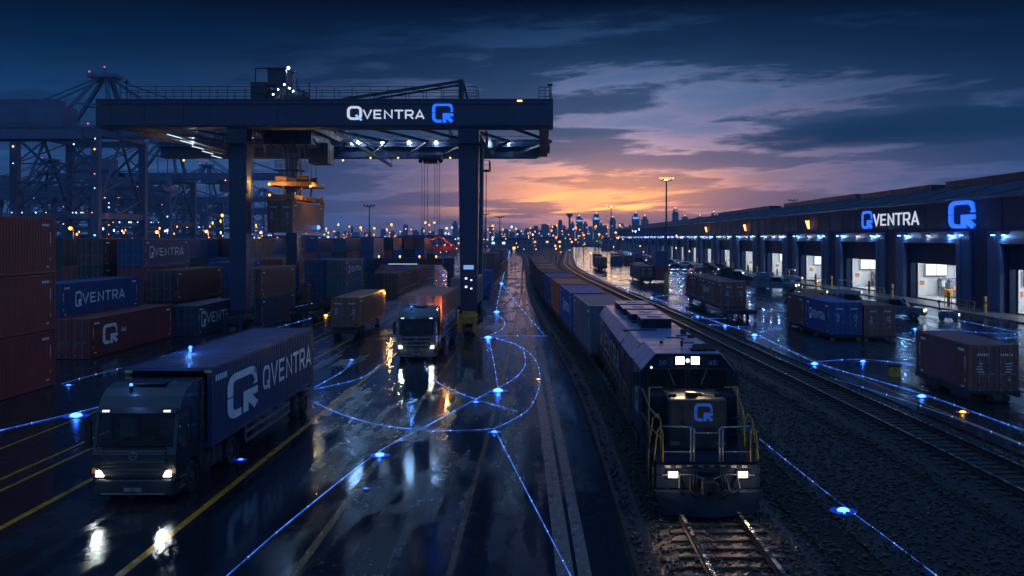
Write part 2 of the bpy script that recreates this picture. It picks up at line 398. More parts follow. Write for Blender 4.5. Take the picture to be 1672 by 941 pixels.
# ------------------------------------------------------------------ sky and sun
def build_sky():
    w = bpy.data.worlds.new('World'); SC.world = w; w.use_nodes = True
    t = NT(w.node_tree); bg = w.node_tree.nodes['Background']
    d = t.n('ShaderNodeTexCoord').outputs['Generated']
    sp = t.n('ShaderNodeSeparateXYZ'); t.put(sp.inputs[0], d)
    az = t.m('ARCTAN2', sp.outputs[0], sp.outputs[1])
    el = t.m('ARCSINE', sp.outputs[2])
    e = t.m('DIVIDE', el, .75, clamp=True)            # 0..1 over the lowest 43 degrees; the photo's top edge is .32
    k = lambda v: v * .32
    up = [(.5, (.001, .008, .028)), (.68, (.014, .050, .14)), (1., (.060, .150, .36))]  # sky above the view, raised overhead as blue fill
    off = t.ramp(e, [(k(0), (.028, .092, .25)), (k(.15), (.023, .084, .235)), (k(.4), (.010, .050, .150)), (k(.75), (.0008, .013, .047)), (k(1.), (.0, .0012, .010))] + up)
    glow = t.ramp(e, [(k(0), (.46, .23, .25)), (k(.07), (.80, .32, .25)), (k(.15), (1.70, .58, .16)), (k(.24), (1.35, .52, .20)), (k(.34), (.62, .36, .38)),
                      (k(.46), (.165, .185, .32)), (k(.62), (.090, .145, .285)), (k(.8), (.018, .054, .142)), (k(1.), (.0, .004, .020))] + up)
    ga = t.gauss(az, .10, .235)
    mauve = t.ramp(e, [(k(0), (.17, .125, .19)), (k(.12), (.21, .145, .20)), (k(.24), (.215, .16, .23)), (k(.36), (.175, .165, .27)), (k(.46), (.14, .165, .295)), (k(.62), (.082, .135, .27)), (k(.8), (.016, .050, .138)), (k(1.), (.0, .004, .020))] + up)
    gz = t.gauss(az, .055, .125)
    base = t.mix(ga, off, t.mix(gz, mauve, glow))
    # layered cloud decks on a plane overhead: they shrink and flatten towards the horizon
    hz = t.m('ADD', sp.outputs[2], .05)
    cv = t.comb(t.m('DIVIDE', sp.outputs[0], hz), t.m('DIVIDE', sp.outputs[1], hz), 0.)
    c1 = t.noise(t.mapv(cv, (.42, .52, 1), (2.3, 5.1, 0)), 1., 11, .62, .35)
    av = t.comb(t.m('MULTIPLY', az, 4.2), t.m('MULTIPLY', t.m('SUBTRACT', el, t.m('MULTIPLY', az, .055)), 26.), 0.)
    c2 = t.noise(t.mapv(av, (1, 1, 1), (7.7, 3.35, 0)), 1., 10, .62, .25)
    low = t.ramp(e, [(0., 1.), (k(.75), .55), (k(1.2), 0.)])
    cm = t.m('ADD', t.m('MULTIPLY', c1, .42), t.m('MULTIPLY', c2, .58))
    mask = t.ramp(cm, [(.462, 0.), (.505, .86), (.62, 1.)])
    rim = t.ramp(cm, [(.415, 0.), (.46, 1.), (.50, 0.)])
    cu = [(.5, (.001, .006, .022)), (.68, (.010, .038, .11)), (1., (.048, .125, .30))]
    dk = t.ramp(e, [(k(0), (.20, .125, .17)), (k(.13), (.24, .135, .17)), (k(.3), (.115, .10, .165)), (k(.45), (.030, .058, .130)), (k(.7), (.005, .024, .070)), (k(1.), (.0, .0006, .007))] + cu)
    dko = t.ramp(e, [(k(0), (.026, .060, .16)), (k(.4), (.006, .028, .088)), (k(1.), (.0, .0006, .007))] + cu)
    cloud = t.mix(ga, dko, dk)
    clear = t.m('SUBTRACT', 1., t.m('MULTIPLY', t.m('MULTIPLY', t.gauss(az, .07, .19), t.gauss(el, .047, .028)), .3))
    c = t.mix(t.m('MULTIPLY', t.m('MULTIPLY', mask, .88), clear), base, cloud)
    rl = t.ramp(e, [(0., .5), (k(.2), 1.), (k(.5), .45), (k(.8), 0.)])
    c = t.mix(t.m('MULTIPLY', t.m('MULTIPLY', rim, ga), rl), c, (.13, .055, .055, 1), 'ADD')
    # broad bank of slate cloud to the right of the glow
    bank = t.m('MULTIPLY', t.gauss(t.m('SUBTRACT', el, t.m('MULTIPLY', az, .06)), .083, .022), t.m('MULTIPLY', t.ramp(az, [(.0, 0.), (.08, 0.), (.3, 1.)]), 1.))
    bk = t.ramp(t.m('ADD', t.m('MULTIPLY', c2, .6), t.m('MULTIPLY', bank, .32)), [(.46, 0.), (.53, 1.)])
    c = t.mix(t.m('MULTIPLY', bk, t.m('MULTIPLY', bank, .95)), c, (.006, .026, .075, 1))
    # under-lit yellow slivers low over the city
    sl = t.ramp(t.noise(t.mapv(av, (1.1, 1.7, 1), (1.4, 8.2, 0)), 1.2, 7, .55, .4), [(.53, 0.), (.6, 1.)])
    sl = t.m('MULTIPLY', sl, t.m('MULTIPLY', t.gauss(el, .030, .014), t.gauss(az, .045, .10)))
    c = t.mix(sl, c, (2.4, 1.0, .2, 1))
    # dusk sky beside and behind the camera, brightened as blue fill light
    back = t.m('MULTIPLY', t.ramp(t.m('MULTIPLY', t.m('SUBTRACT', .66, sp.outputs[1]), .7), [(.0, 0.), (.6, 1.)]), t.ramp(sp.outputs[2], [(0., .6), (.35, 1.), (1., .3)]))
    c = t.mix(back, c, (.075, .155, .34, 1), 'ADD')
    sky = t.n('ShaderNodeTexSky', sky_type='NISHITA', sun_disc=False, sun_elevation=R(-3.), sun_rotation=R(4.))
    c = t.mix(.001, c, sky.outputs[0], 'ADD')
    t.put(bg.inputs[0], c); bg.inputs[1].default_value = 1.0
    s = bpy.data.lights.new('sun', 'SUN'); s.energy = .02; s.angle = R(8); s.color = (1., .55, .28)
    so = bpy.data.objects.new('sun', s); COL.objects.link(so)
    so.rotation_euler = (R(86.5), 0, R(180 - 4))     # low in front of the camera: shines back towards it
build_sky()

def lamp(name, loc, power, col, radius=.15, parent=None, spot=None, rot=None, spec=1.):
    l = bpy.data.lights.new(name, 'SPOT' if spot else 'POINT'); l.energy = power; l.color = col; l.shadow_soft_size = radius if name == 'node_glow' else min(radius, .05)
    l.specular_factor = spec
    if spot: l.spot_size = R(spot); l.spot_blend = .6
    o = bpy.data.objects.new(name, l); COL.objects.link(o); o.location = loc
    if rot: o.rotation_euler = rot
    if parent is not None: o.parent = parent
    return o
def area(name, loc, rot, sx, sy, power, col, parent=None):
    l = bpy.data.lights.new(name, 'AREA'); l.shape = 'RECTANGLE'; l.size = sx; l.size_y = sy; l.energy = power; l.color = col
    o = bpy.data.objects.new(name, l); COL.objects.link(o); o.location = loc; o.rotation_euler = rot
    if parent is not None: o.parent = parent
    return o

cam = bpy.data.cameras.new('camera'); co = bpy.data.objects.new('camera', cam); COL.objects.link(co)
co.location = (0, 0, H); co.rotation_euler = (R(90), 0, 0)
cam.sensor_width = 36; cam.lens = 36 * F / 1672; cam.shift_x = -(CX - 836) / 1672; cam.shift_y = -(470.5 - CY) / 1672
cam.clip_start = .1; cam.clip_end = 9000
SC.camera = co
SC.view_settings.view_transform = 'Standard'; SC.view_settings.look = 'None'; SC.view_settings.gamma = 1; SC.view_settings.exposure = .3
SC.view_settings.use_curve_mapping = False
cy = SC.cycles
cy.use_denoising = True; cy.denoiser = 'OPENIMAGEDENOISE'
cy.max_bounces = 6; cy.diffuse_bounces = 2; cy.glossy_bounces = 4; cy.transmission_bounces = 2; cy.volume_bounces = 0
cy.sample_clamp_indirect = 4; cy.sample_clamp_direct = 0; cy.caustics_reflective = False; cy.caustics_refractive = False
cy.use_light_tree = True; cy.volume_step_rate = 4; cy.blur_glossy = .5
# ------------------------------------------------------------------ ground, roads, tracks
def poly_at(path, y):
    for (y0, x0), (y1, x1) in zip(path[:-1], path[1:]):
        if y0 <= y <= y1: return x0 + (x1 - x0) * (y - y0) / (y1 - y0)
    return path[0][1] if y < path[0][0] else path[-1][1]
def smooth(path, step=4.):
    """(y, x) control points -> dense smooth polyline in y"""
    ys = []; y = path[0][0]
    while y < path[-1][0]: ys.append(y); y += step * (1 if y < 120 else 3)
    ys.append(path[-1][0]); out = []
    for y in ys:
        acc = 0; wsum = 0
        for k in range(-4, 5):
            wgt = 5 - abs(k); acc += wgt * poly_at(path, y + k * (3 + y * .02)); wsum += wgt
        out.append((y, acc / wsum))
    return out
LOCO_TRACK = smooth([(-20, 4.75), (20, 4.72), (45, 4.5), (57, 4.2), (75, 3.2), (95, 2.3), (130, .6), (180, -.6), (260, -2.6), (400, -6), (560, -12)])
MAIN_TRACK = smooth([(-20, 16.2), (10, 15.8), (32, 15.3), (60, 14.2), (90, 13.1), (128, 11.5), (200, 8.2), (272, 6.9), (400, 10.5), (520, 14), (640, 17.5), (800, 22)])
def strip(name, left, right, z, m, step=None):
    ys = sorted(set([y for y, _ in left] + [y for y, _ in right]))
    vs = []; fs = []
    for y in ys: vs += [(poly_at(left, y), y, z), (poly_at(right, y), y, z)]
    for i in range(len(ys) - 1): fs.append((2 * i, 2 * i + 1, 2 * i + 3, 2 * i + 2))
    mb = MB(); mb.add(vs, fs); o = mb.build(name, m); return struct(o)
def off(path, dx): return [(y, x + dx) for y, x in path]

mb = MB(); mb.add([(-1400, -60, -.06), (1400, -60, -.06), (1400, 2300, -.06), (-1400, 2300, -.06)], [(0, 1, 2, 3)])
struct(mb.build('ground', 'dirt'))
EDGE = [(y, x) for y, x in off(LOCO_TRACK, -2.55)]
strip('road', [(-20, -150), (700, -150)], EDGE[:-1] + [(700, -16)], 0., 'asphalt')
strip('yard_pavement', off(MAIN_TRACK, 2.5), [(-20, 44.5), (800, 44.5)], 0., 'yard')
def bed(name, path, hw_):
    mb = MB(); vs = []; fs = []
    for y, x in path:
        for dx, z in ((-hw_, -.05), (-hw_ + .55, .11), (hw_ - .55, .11), (hw_, -.05)): vs.append((x + dx, y, z))
    for i in range(len(path) - 1):
        for j in range(3): a = 4 * i + j; fs.append((a, a + 1, a + 5, a + 4))
    mb.add(vs, fs); return struct(mb.build(name, 'gravel'))
bed('ballast_bed', LOCO_TRACK, 2.4)
bed('main_ballast_bed', MAIN_TRACK, 2.3)
strip('embankment', off(LOCO_TRACK, 3.7), off(MAIN_TRACK, -2.9), -.02, 'gravel')
strip('service_path', off(LOCO_TRACK, 2.5), off(LOCO_TRACK, 3.6), -.01, 'dirt')
mb = MB(); mb.bb(44.5, 48.2, -20, 640, -.05, .16); struct(mb.build('dock_pavement', 'kerb', bevel=.03))
# painted lines
def line(name, path, w, m, z=.006):
    return strip(name, off(path, -w / 2), off(path, w / 2), z, m)
line('road_line_white', [(y, x) for y, x in smooth([(14, .75), (23, .58), (51, -.13), (80, -1.), (160, -3.4), (300, -6), (500, -11)])], .42, 'white_line')
line('road_line_white', [(y, x) for y, x in smooth([(14, 1.2), (23, 1.04), (51, .44), (80, -.4), (160, -2.8), (300, -5.4), (500, -10.4)])], .32, 'white_line')
for x, w in ((-2.2, .16), (-5.9, .2), (-10., .22), (-14.9, .22), (-17.1, .15), (-17.9, .15), (-20.5, .14)):
    line('road_line_yellow', smooth([(10, x), (60, x), (160, x - 1.), (420, x - 6)]), w, 'faint_line' if x > -7 else 'yellow_line')
line('yard_line_yellow', smooth([(14, 19.3), (60, 18.0), (90, 16.8), (128, 15.0), (200, 11.8), (272, 10.5), (380, 13.)]), .15, 'yellow_line')
line('yard_line_yellow', smooth([(14, 28.5), (60, 27.8), (120, 27.0), (260, 27.)]), .15, 'yellow_line')
line('yard_line_white', smooth([(40, 40.5), (400, 40.5)]), .15, 'white_line')

def track(path, label, name, tmax, zb=.02):
    root = thing(name, label, 'railway track')
    sl = MB(); sl.bb(-1.3, 1.3, -.13, .13, -.1, .1)
    first = None; rest = MB(); n = 0; y = 18.0 if path is LOCO_TRACK else 26.
    while y < tmax:
        x = poly_at(path, y); sk = random.uniform(-.03, .03)
        if n < 96:
            if first is None: first = sl.build('sleeper', 'sleeper', root, bevel=.02); o = first
            else: o = first.copy(); COL.objects.link(o); o.parent = root
            o.location = (x + random.uniform(-.04, .04), y, zb + .05 + random.uniform(-.015, .01)); o.rotation_euler = (0, 0, sk)
        else:
            rest.bb(x - 1.3, x + 1.3, y - .13, y + .13, zb + .04, zb + .19)
        n += 1; y += .68
    if rest.v: rest.build('sleeper_row', 'sleeper', root)['kind'] = 'stuff'
    for s in (-.8, .8):
        mb = MB(); prof = [(-.075, 0), (.075, 0), (.075, .02), (.015, .04), (.015, .13), (.05, .14), (.05, .175), (-.05, .175), (-.05, .14), (-.015, .13), (-.015, .04), (-.075, .02)]
        vs = []; npf = len(prof); pts = [(y, x) for y, x in path if y >= -10]
        for y, x in pts:
            for u, w in prof: vs.append((x + s + u, y, zb + .19 + w))
        fs = []; ms = []
        for i in range(len(pts) - 1):
            for j in range(npf):
                a = i * npf + j; b = i * npf + (j + 1) % npf
                mb.add([vs[a], vs[b], vs[b + npf], vs[a + npf]], [(0, 1, 2, 3)], 1 if j == 6 else 0)
        mb.build('rail', ['rust', 'steel_rail'], root)
    return root
track(LOCO_TRACK, 'rail track under the locomotive, lit by its headlights at the near end', 'railway_track', 130)
track(MAIN_TRACK, 'empty rail track on dark ballast curving away between the locomotive and the yard', 'railway_track', 150)

# loose stones over the ballast and the embankment
def stones():
    mb = MB(); rnd = random.Random(5)
    ico = [(0, 0, 1), (.9, 0, .3), (.2, .85, .35), (-.75, .5, .3), (-.7, -.55, .35), (.3, -.85, .3), (.5, .5, -.5), (-.6, 0, -.6), (.4, -.5, -.5)]
    fc = [(0, 1, 2), (0, 2, 3), (0, 3, 4), (0, 4, 5), (0, 5, 1), (1, 6, 2), (2, 7, 3), (3, 7, 4), (4, 8, 5), (5, 8, 1), (2, 6, 7), (1, 8, 6), (4, 7, 8)]
    n = 0
    while n < 22000:
        y = 19 + 62 * rnd.random() ** 1.6; r = rnd.random()
        lt, mt = poly_at(LOCO_TRACK, y), poly_at(MAIN_TRACK, y)
        if r < .38: x = lt + rnd.uniform(-2.3, 2.3)
        elif r < .8: x = rnd.uniform(lt + 2.3, mt - 2.2)
        else: x = mt + rnd.uniform(-2.3, 2.3)
        s = rnd.uniform(.025, .07) * (1.6 if rnd.random() < .12 else 1.)
        z = .11 if abs(x - lt) < 1.8 or abs(x - mt) < 1.75 else (.03 if abs(x - lt) < 2.3 or abs(x - mt) < 2.3 else -.02)
        a = rnd.uniform(0, 6.28); ca, sa = math.cos(a), math.sin(a); sx, sy, sz = s * rnd.uniform(.7, 1.4), s * rnd.uniform(.7, 1.4), s * rnd.uniform(.5, 1.)
        z += rnd.uniform(0, .05)
        mb.add([(x + (p[0] * ca - p[1] * sa) * sx, y + (p[0] * sa + p[1] * ca) * sy, z + p[2] * sz) for p in ico], fc); n += 1
    o = mb.build('gravel', 'stone'); tag(o, 'loose grey ballast stones along both rail tracks', 'gravel', kind='stuff')
stones()

# ------------------------------------------------------------------ containers
PAL = {'oxide red': (.36, .075, .045), 'navy': (.035, .075, .21), 'rust brown': (.23, .09, .06), 'dark brown': (.12, .06, .05), 'deep blue': (.03, .10, .34),
       'teal': (.03, .14, .19), 'slate': (.12, .14, .18), 'orange': (.44, .14, .05), 'maroon': (.26, .045, .05), 'near black': (.035, .037, .045), 'grey': (.22, .23, .25)}
_cm = {}
def c_body(L, W, Hc, lod):
    key = (L, W, Hc, lod)
    if key in _cm: return _cm[key]
    mb = MB(); hx, hy = W / 2, L / 2
    if lod == 0:
        mb.bb(-hx + .05, hx - .05, -hy + .05, hy - .05, .1, Hc - .05)
        for sx in (-1, 1):
            for sy in (-1, 1): mb.bb(*sorted((sx * hx, sx * (hx - .14))), *sorted((sy * hy, sy * (hy - .14))), 0, Hc)
            mb.bb(*sorted((sx * hx, sx * (hx - .1))), -hy + .14, hy - .14, Hc - .13, Hc - .01); mb.bb(*sorted((sx * hx, sx * (hx - .1))), -hy + .14, hy - .14, .01, .15)
            k = int(L / .9)
            for i in range(k):
                y = -hy + .4 + (L - .8) * i / (k - 1); mb.bb(*sorted((sx * (hx - .02), sx * (hx - .06))), y - .2, y + .2, .15, Hc - .13)
        for sy in (-1, 1):
            mb.bb(-hx + .14, hx - .14, *sorted((sy * hy, sy * (hy - .1))), Hc - .13, Hc - .01); mb.bb(-hx + .14, hx - .14, *sorted((sy * hy, sy * (hy - .1))), .01, .15)
    else:
        pitch = .28
        # corrugated sides
        for sx in (-1, 1):
            pts = []; y = -hy + .15
            while y < hy - .17 - pitch:
                for dy, dp in ((0, 0), (.08, 0), (.115, .045), (.205, .045), (.24, 0)): pts.append((y + dy, dp))
                y += pitch
            pts.append((hy - .15, 0)); vs = []; fs = []
            for y, dp in pts: vs += [(sx * (hx - .02 - dp), y, .12), (sx * (hx - .02 - dp), y, Hc - .08)]
            for i in range(len(pts) - 1): fs.append((2 * i, 2 * i + 2, 2 * i + 3, 2 * i + 1))
            mb.add(vs, fs)
            for sy in (-1, 1): mb.bb(*sorted((sx * hx, sx * (hx - .16))), *sorted((sy * hy, sy * (hy - .16))), .12, Hc - .12)
            mb.bb(*sorted((sx * (hx - .001), sx * (hx - .09))), -hy + .16, hy - .16, Hc - .11, Hc - .012)
            mb.bb(*sorted((sx * (hx - .001), sx * (hx - .09))), -hy + .16, hy - .16, .012, .16)
            for sy in (-1, 1):
                mb.bb(*sorted((sx * (hx + .006), sx * (hx - .17))), *sorted((sy * (hy + .006), sy * (hy - .18))), Hc - .12, Hc + .006)
                mb.bb(*sorted((sx * (hx + .006), sx * (hx - .17))), *sorted((sy * (hy + .006), sy * (hy - .18))), 0, .12)
        # end wall (+Y), roof with cross ribs
        pts = []; x = -hx + .16
        while x < hx - .16 - .28:
            for dx, dp in ((0, 0), (.08, 0), (.115, .04), (.205, .04), (.24, 0)): pts.append((x + dx, dp))
            x += .28
        pts.append((hx - .16, 0)); vs = []; fs = []
        for x, dp in pts: vs += [(x, hy - .02 - dp, .12), (x, hy - .02 - dp, Hc - .08)]
        for i in range(len(pts) - 1): fs.append((2 * i, 2 * i + 2, 2 * i + 3, 2 * i + 1))
        mb.add(vs, fs)
        pts = []; y = -hy + .12
        while y < hy - .12 - .42:
            for dy, dp in ((0, 0), (.10, 0), (.15, .022), (.32, .022), (.37, 0)): pts.append((y + dy, dp))
            y += .42
        pts.append((hy - .12, 0)); vs = []; fs = []
        for y, dp in pts: vs += [(-hx + .09, y, Hc - .03 - dp), (hx - .09, y, Hc - .03 - dp)]
        for i in range(len(pts) - 1): fs.append((2 * i, 2 * i + 1, 2 * i + 3, 2 * i + 2))
        mb.add(vs, fs)
        for sy in (-1, 1):
            mb.bb(-hx + .17, hx - .17, *sorted((sy * (hy - .002), sy * (hy - .1))), Hc - .12, Hc - .012); mb.bb(-hx + .17, hx - .17, *sorted((sy * (hy - .002), sy * (hy - .1))), .012, .15)
        mb.bb(-hx + .1, hx - .1, -hy + .1, hy - .1, .04, .1)
    me = mb.mesh('container', 'paint'); _cm[key] = me; return me
_cd = {}
def c_door(W, Hc):
    if (W, Hc) in _cd: return _cd[(W, Hc)]
    w = W / 2 - .17; d = MB()
    d.bb(0, w, -.03, .02, .16, Hc - .13)
    for i in range(4):
        z = .3 + (Hc - .75) * i / 3.5; d.bb(.06, w - .06, -.05, -.03, z, z + .34)
    d.bb(.0, .03, -.06, -.03, .16, Hc - .13); d.bb(w - .03, w, -.06, -.03, .16, Hc - .13)
    b = MB(); b.cyl((0, -.09, .05), (0, -.09, Hc - .04), .022, n=6)
    for z in (.2, Hc * .36, Hc * .64, Hc - .2): b.bb(-.05, .05, -.1, -.045, z - .04, z + .04)
    b.bb(-.02, .3, -.115, -.095, Hc * .40, Hc * .40 + .05)
    r = (d.mesh('door', 'paint'), b.mesh('locking_bar', 'grey_steel'), w); _cd[(W, Hc)] = r; return r
_marks = {}
def c_marks(L, W, Hc, side):
    """the small stencilled codes and yellow plates near the end of a side and on a door"""
    key = (L, W, Hc, side)
    if key in _marks: return _marks[key]
    mb = MB(); rnd = random.Random(hash(str(key)) % 999); hx, hy = W / 2, L / 2
    def pl(y, z, w, h, mi):
        if side == 'door': mb.bb(y - w / 2, y + w / 2, -hy - .062, -hy - .058, z - h / 2, z + h / 2, mi)
        else: mb.bb(*sorted((side * (hx - .017), side * (hx + .001))), y - w / 2, y + w / 2, z - h / 2, z + h / 2, mi)
    if side == 'door':
        for q in (-1, 1):
            for i in range(6): pl(q * (.3 + .1 * i) + .02, Hc * .80, .05, .11, 0)
            for i in range(4): pl(q * .68 + rnd.uniform(-.05, .05), Hc * (.62 - .055 * i), rnd.uniform(.15, .34), .035, 0)
        pl(.7, Hc * .3, .16, .14, 1)
    else:
        for e in (-1, 1):
            y0 = e * (hy - .75)
            for i in range(6): pl(y0 - e * .13 * i, Hc * .86, .075, .13, 0)
            for i in range(7): pl(y0 + e * .2, Hc * .72 - .12 * i, .09, .07, 0 if i < 5 else 1)
            pl(y0 + e * .2, Hc * .26, .16, .2, 1)
            for i in range(3): pl(y0 - e * .1 * i, Hc * .12, .06, .09, 0)
    me = mb.mesh('stencil_lettering', ['white_ink', 'yellow_ink']); _marks[key] = me; return me
def link(name, me, parent=None, loc=(0, 0, 0), rz=0.):
    o = bpy.data.objects.new(name, me); COL.objects.link(o); o.location = loc; o.rotation_euler = (0, 0, rz)
    if parent is not None: o.parent = parent
    return o
LABELS = {}
def container(x, y, z, col, label, L=12.19, W=2.44, Hc=2.6, lod=1, rz=0., group=None, doors=True, marks=(1,), name='shipping_container'):
    """x, y: plan centre; long axis along Y, doors at the near (-Y) end"""
    c = PAL[col] if isinstance(col, str) else col
    kf = .85 * random.uniform(.88, 1.15); c = tuple(min(1, v * kf * random.uniform(.96, 1.04)) for v in c)
    if lod == 0:
        o = link(name, c_body(L, W, Hc, 0), None, (x, y, z), rz); tag(o, label, 'shipping container', group); paint(o, c); return o
    o = thing(name, label, 'shipping container', (x, y, z), rz, group)
    link('body', c_body(L, W, Hc, 1), o)
    if doors:
        dm, bm_, w = c_door(W, Hc)
        for s in (-1, 1):
            d = link('door', dm, o, (.004 if s > 0 else -.004 - w, -L / 2 + .04, 0))
            for k in (.28, .72): link('locking_bar', bm_, d, (w * k, 0, 0))
    for s in marks: link('stencil_lettering', c_marks(L, W, Hc, s), o)
    paint(o, c); return o
def side_sign(o, L, W, Hc, kind='word', side=1, y0=.12, y1=.88, h=.36, zc=.52, ink='white_ink', logo_ink=None, txt='VENTRA', th=.006, k_logo=1.5):
    """wordmark on a container's long side (reading near to far on +X)"""
    x = side * (W / 2 + .004); u = (0, 1, 0) if side > 0 else (0, -1, 0)
    ya, yb = L * y0 - L / 2, L * y1 - L / 2
    st, wd = word_strokes(txt); hh = Hc * h
    lw = hh * k_logo * .85
    if kind == 'logo':
        lettering('logo', logo_strokes(), (x, ya, Hc * zc - hh / 2), u, (0, 0, 1), yb - ya, hh, logo_ink or ink, o, th); return
    org = ya if side > 0 else -ya
    lettering('logo', logo_strokes(.15), (x, org, Hc * zc - hh * k_logo / 2), u, (0, 0, 1), lw, hh * k_logo, logo_ink or ink, o, th)
    s = (yb - ya - lw * 1.12) / wd
    sgn = 1 if side > 0 else -1
    lettering('wordmark', st, (x, org + sgn * lw * 1.12, Hc * zc - hh / 2), u, (0, 0, 1), s, hh, ink, o, th)

# tall stack at the left edge of the yard
for i, nm in enumerate(('bottom', 'middle', 'top')):
    container(-26.45 - 1.22, 47.2, .02 + 3.03 * i, (.40, .055, .032), f'oxide red corrugated container, {nm} of the tall three high stack', Hc=3.0, marks=(1,), doors=False)
o = container(-30.9, 71.6, .02, (.30, .042, .026), 'oxide red container on the ground with a white emblem on its side', L=14.6, Hc=2.62)
side_sign(o, 14.6, 2.44, 2.62, 'logo', y0=.13, y1=.29, h=.52, zc=.53)
mb = MB()
for i, (yy, hh) in enumerate(((-2.4, .30), (-2.22, .3), (-2.0, .22), (-1.82, .3))): mb.bb(1.222, 1.226, yy, yy + .1, 1.35, 1.35 + hh)
mb.build('stencil_lettering', 'white_ink', o)
container(-33.55, 72.2, .02, 'near black', 'near black container under the deep blue container with white wordmark', L=13.1, Hc=2.42)
o = container(-33.55, 72.2, 2.46, (.028, .075, .24), 'deep blue container with white wordmark stacked behind the oxide red one', L=13.1, Hc=2.42)
side_sign(o, 13.1, 2.44, 2.42, y0=.17, y1=.78, h=.30)
o = container(-29.05, 84.3, .02, (.045, .065, .13), 'dark slate blue container with large white wordmark on the ground', L=10.6, Hc=2.45)
side_sign(o, 10.6, 2.44, 2.45, y0=.10, y1=.90, h=.36)
# second block
container(-32.0, 88.4, .02, 'near black', 'near black container under the brown one beside the second block', lod=1)
container(-32.0, 88.4, 2.64, 'dark brown', 'dark brown container with doors to the road on the second tier behind the wordmark container')
container(-38.45, 97.6, .02, 'dark brown', 'dark brown container at the bottom below the high blue wordmark container')
container(-38.45, 97.6, 2.64, 'maroon', 'maroon container in the middle below the high blue wordmark container')
o = container(-38.45, 97.6, 5.26, (.028, .085, .26), 'deep blue container with white wordmark on the third tier')
side_sign(o, 12.19, 2.44, 2.6, y0=.12, y1=.84, h=.30)
container(-42.2, 97.6, 2.64, 'near black', 'near black container beside the maroon one in the second block')
container(-42.2, 97.6, 5.26, 'dark brown', 'dark brown container on the third tier next to the blue wordmark container')
container(-45.0, 97.4, .02, 'maroon', 'maroon container at the foot of the second block')
container(-45.0, 97.4, 2.64, 'oxide red', 'small oxide red container on the second tier beside the tall stack', L=6.06)
container(-48.6, 103., 5.26, 'near black', 'near black container on the third tier behind the tall stack', lod=0)
container(-48.6, 103., 2.64, 'dark brown', 'dark brown container on the second tier behind the tall stack', lod=0)
container(-48.6, 103., .02, 'maroon', 'maroon container on the ground behind the tall stack', lod=0)
# stack by the gantry's far leg
container(-26.0, 92.4, .02, (.03, .05, .10), 'navy container under a brown one beside the gantry leg', L=12.19)
container(-26.0, 92.4, 2.64, 'rust brown', 'rust brown container on a navy one beside the gantry leg', L=12.19)
container(-29.4, 100.5, .02, 'maroon', 'maroon container on the ground between the gantry legs', L=6.06)
container(-35.8, 114.5, .02, 'navy', 'navy container on the ground behind the gantry leg')
container(-35.8, 114.5, 2.64, 'deep blue', 'blue container on the second tier behind the gantry leg')
container(-34.3, 131., .02, 'oxide red', 'oxide red container under a red one past the gantry')
container(-34.3, 131., 2.64, 'oxide red', 'oxide red container atop another red one past the gantry')
container(-29.5, 124.3, .02, 'rust brown', 'rust brown container on the ground with doors to the road past the gantry')
container(-29.5, 136.8, .02, 'dark brown', 'dark brown container behind the rust brown one on the ground')
container(-25.3, 126.2, .02, 'teal', 'teal container under the slate container with the pale lettering')
o = container(-25.3, 126.2, 2.64, 'slate', 'slate container with pale lettering on top of a teal one')
side_sign(o, 12.19, 2.44, 2.6, y0=.15, y1=.85, h=.26)
container(-27.9, 126.2, 2.64, 'navy', 'navy container beside the slate container with pale lettering')
container(-27.9, 126.2, .02, 'navy', 'navy container under another navy one beside the teal container')
# row beneath the low portal frame
for i, c in enumerate(('rust brown', 'dark brown', 'maroon', 'slate')):
    container(-22.9, 153.4 + 12.5 * i, .02, c, f'{c} container, {("first","second","third","fourth")[i]} along the road row from the low portal frame', lod=1 if i < 2 else 0)
    container(-25.5, 153.4 + 12.5 * i, .02, ('dark brown', 'maroon', 'navy', 'teal')[i], f'{("dark brown","maroon","navy","teal")[i]} container on the inner side of the row at the low portal frame', lod=0)
# far blocks of containers
cols = ['oxide red', 'navy', 'rust brown', 'dark brown', 'deep blue', 'teal', 'slate', 'maroon', 'orange', 'near black', 'maroon', 'oxide red']
rnd = random.Random(23)
def block(x0, nx, y0, ny, tiers, where, L=12.4, dx=2.62, skip=.0):
    for i in range(nx):
        for j in range(ny):
            t = max(1, tiers - (1 if rnd.random() < .35 else 0) - (1 if rnd.random() < .15 else 0))
            for k in range(t):
                if k < t - 1 and i < nx - 1 and j > 0: continue           # buried inside the block
                c = rnd.choice(cols); tn = ('ground', 'second', 'third', 'fourth')[k]
                container(x0 - dx * i, y0 + L * j + 6, .02 + 2.62 * k, c, f'{c} container on the {tn} tier of {where}', lod=0, group=f'{c} containers on the {tn} tier of {where}')
block(-39.5, 4, 128, 3, 3, 'the stacks behind the gantry')
block(-33, 5, 185, 3, 3, 'the long stacks past the low portal frame')
block(-52, 4, 150, 4, 3, 'the stacks below the quay cranes')
block(-66, 4, 165, 4, 3, 'the deep stacks below the quay cranes')
block(-30, 7, 240, 3, 3, 'the far stacks short of the sheds')
block(-84, 5, 190, 3, 3, 'the outer stacks near the quay')
block(-56, 7, 260, 3, 3, 'the distant stacks near the sheds')
